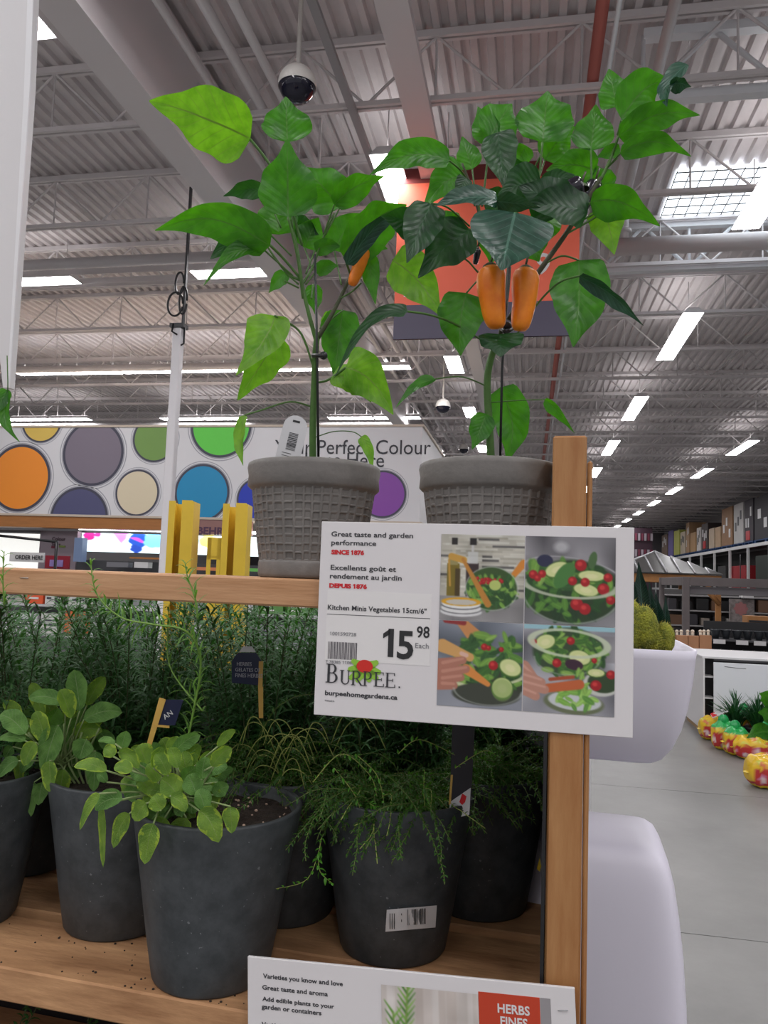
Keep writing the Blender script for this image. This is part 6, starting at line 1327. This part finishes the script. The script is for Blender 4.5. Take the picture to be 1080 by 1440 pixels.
# spiky plants in black pots
alm = mat('spiky dark green leaf', (40, 92, 52), .4, trans=.1, tcol=(60, 130, 40), var=.4, vscale=20)
q = random.Random(41)
for k, (px, Yq, rad, n, lab) in enumerate(((1034, 7.95, .24, 130, 'spiky dark green plant in a black pot in front of the white cabinet'), (1066, 7.85, .26, 150, 'second spiky plant in a black pot cut by the right edge'), (1100, 7.95, .2, 60, 'third spiky plant beyond the right edge'))):
    c_ = atY(px, 1008, Yq); t = thing('spiky_plant', lab, 'potted plant', (c_.x, Yq, .0), 'spiky plants by the white cabinet')
    obj('pot', MB().lathe([(0, 0), (.08, 0), (.11, .16), (.118, .165), (.118, .185), (.105, .185), (.09, .12), (0, .12)], (c_.x, Yq, .0), 28), black, t)
    mb = MB()
    for j in range(n): a_ = q.uniform(0, 6.28); r_ = q.random(); needle(mb, Vector((c_.x+.05*r_*cos(a_), Yq+.05*r_*sin(a_), .14)), Vector((cos(a_)*r_*1.0, sin(a_)*r_*1.0, 1.1)), q.uniform(.24, .44)*(1-.2*r_), .010, .12)
    obj('leaves', mb, alm, t, kind='stuff')
LM['g'] = lf_mid
t = thing('broad_leaf_plant', 'broad pale green leaf plant at the right edge among the bags', 'potted plant', atY(1078, 1040, 6.6))
for b_, t_, w_ in (((1085, 990), (1068, 975), 22), ((1090, 1012), (1066, 1002), 26), ((1084, 1030), (1050, 1038), 24), ((1092, 1000), (1100, 965), 30), ((1088, 1040), (1070, 1062), 22)): pleaf(t, 'g', b_, t_, w_, 6.7, 6.6, 10, .1, pet=[(1092, 1050, 6.7)], pr=.006)
obj('pot', MB().lathe([(0, 0), (.1, 0), (.13, .2), (.12, .2), (0, .17)], (W(1094, 1050, 6.75).x, W(1094, 1050, 6.75).y, 0), 20), black, t)
# bags of soil / bulbs
bagm = vcolmat('printed plastic bag', .25)
def bag(x_, y_, L_, Wd_, H_, ang, seed, lab, green=False):
    q = random.Random(seed); nu, nv = 34, 26; vs = []; cols = []; M_ = Matrix.Translation((x_, y_, 0)) @ Matrix.Rotation(ang, 4, 'Z')
    fs = []
    for i in range(nv+1):
        th = -pi/2+pi*i/nv
        for j in range(nu):
            p = 2*pi*j/nu; cx_, sx_ = cos(p), sin(p); ex_ = math.copysign(abs(cx_)**.7, cx_); ey_ = math.copysign(abs(sx_)**.7, sx_); ct = cos(th)**.6 if cos(th) > 0 else 0
            X_ = L_/2*ct*ex_; Y_ = Wd_/2*ct*ey_; Z_ = H_/2*(1+math.copysign(abs(sin(th))**.8, sin(th))); Z_ += .006*sin(9*p+seed)*ct+.01*sin(17*X_/L_+seed)*(Z_/H_); X_ += .006*sin(7*p+3*th)
            if ey_ < 0 and Z_ > H_*.5: Z_ -= 0
            vs.append(M_ @ Vector((X_, Y_, max(Z_, .002)))); f = (Z_/H_); u_ = X_/L_
            g = sin(u_*21+seed)+sin(f*14+u_*9)
            if f < .12: c_ = (232, 200, 40)
            elif f < .62 and abs(u_) < .44: c_ = (178, 50, 50) if g < .8 else (190, 120, 150) if g < 1.1 else (214, 190, 190)
            elif green and f > .8: c_ = (40, 160, 80)
            else: c_ = (220, 180, 44) if g < .7 else (196, 196, 70) if g < 1.2 else (200, 110, 60)
            cc_ = [((v/255+.055)/1.055)**2.4 for v in c_]; cols.append(cc_+[1])
    for i in range(nv):
        for j in range(nu): fs.append((i*nu+j, i*nu+(j+1) % nu, (i+1)*nu+(j+1) % nu, (i+1)*nu+j))
    t = thing('soil_bag', lab, 'bag', M_, 'bags on the floor by the spiky plants'); obj('bag_body', MB().add(vs, fs, 0, True), bagm, t, cols=cols)
    e = MB(M_); e.add([(-L_/2-.02, -.02, H_*.45), (-L_/2-.02, .03, H_*.45), (-L_/2+.05, .05, H_*.52), (-L_/2+.05, -.05, H_*.5)], [(0, 1, 2, 3)]); obj('crimped_end', e, mat('yellow film', (230, 200, 50), .3), t)
    if green: g_ = MB(M_); g_.sphere((0, .03, H_*1.02), L_*.22, Wd_*.2, H_*.22, 14, 8); obj('green_knot', g_, mat('green film', (30, 150, 80), .25), t)
for k, (px, py, L_, W_, H_, ang, gr, lab) in enumerate(((1005, 1043, .24, .22, .22, .2, False, 'yellow and red printed bag, farthest left by the cabinet foot'), (1022, 1057, .22, .2, .25, -.1, True, 'yellow bag with a green knotted top, second from the cabinet'), (1040, 1065, .22, .2, .24, .1, True, 'yellow bag with a red flower print in the middle of the heap'),
        (1062, 1071, .30, .2, .19, -.1, False, 'wide yellow and red bag lying at the front of the heap'), (1088, 1064, .26, .2, .24, .2, True, 'yellow bag with green top at the right edge'), (1084, 1112, .30, .24, .24, .3, False, 'nearest yellow and red bag, alone at the right edge'), (1052, 1048, .22, .16, .30, .1, True, 'yellow bag with green knot behind the front row of the heap'))):
    P = atZ(px, py, 0); bag(P.x, P.y+.10, L_, W_, H_, ang, k+3, lab, gr)
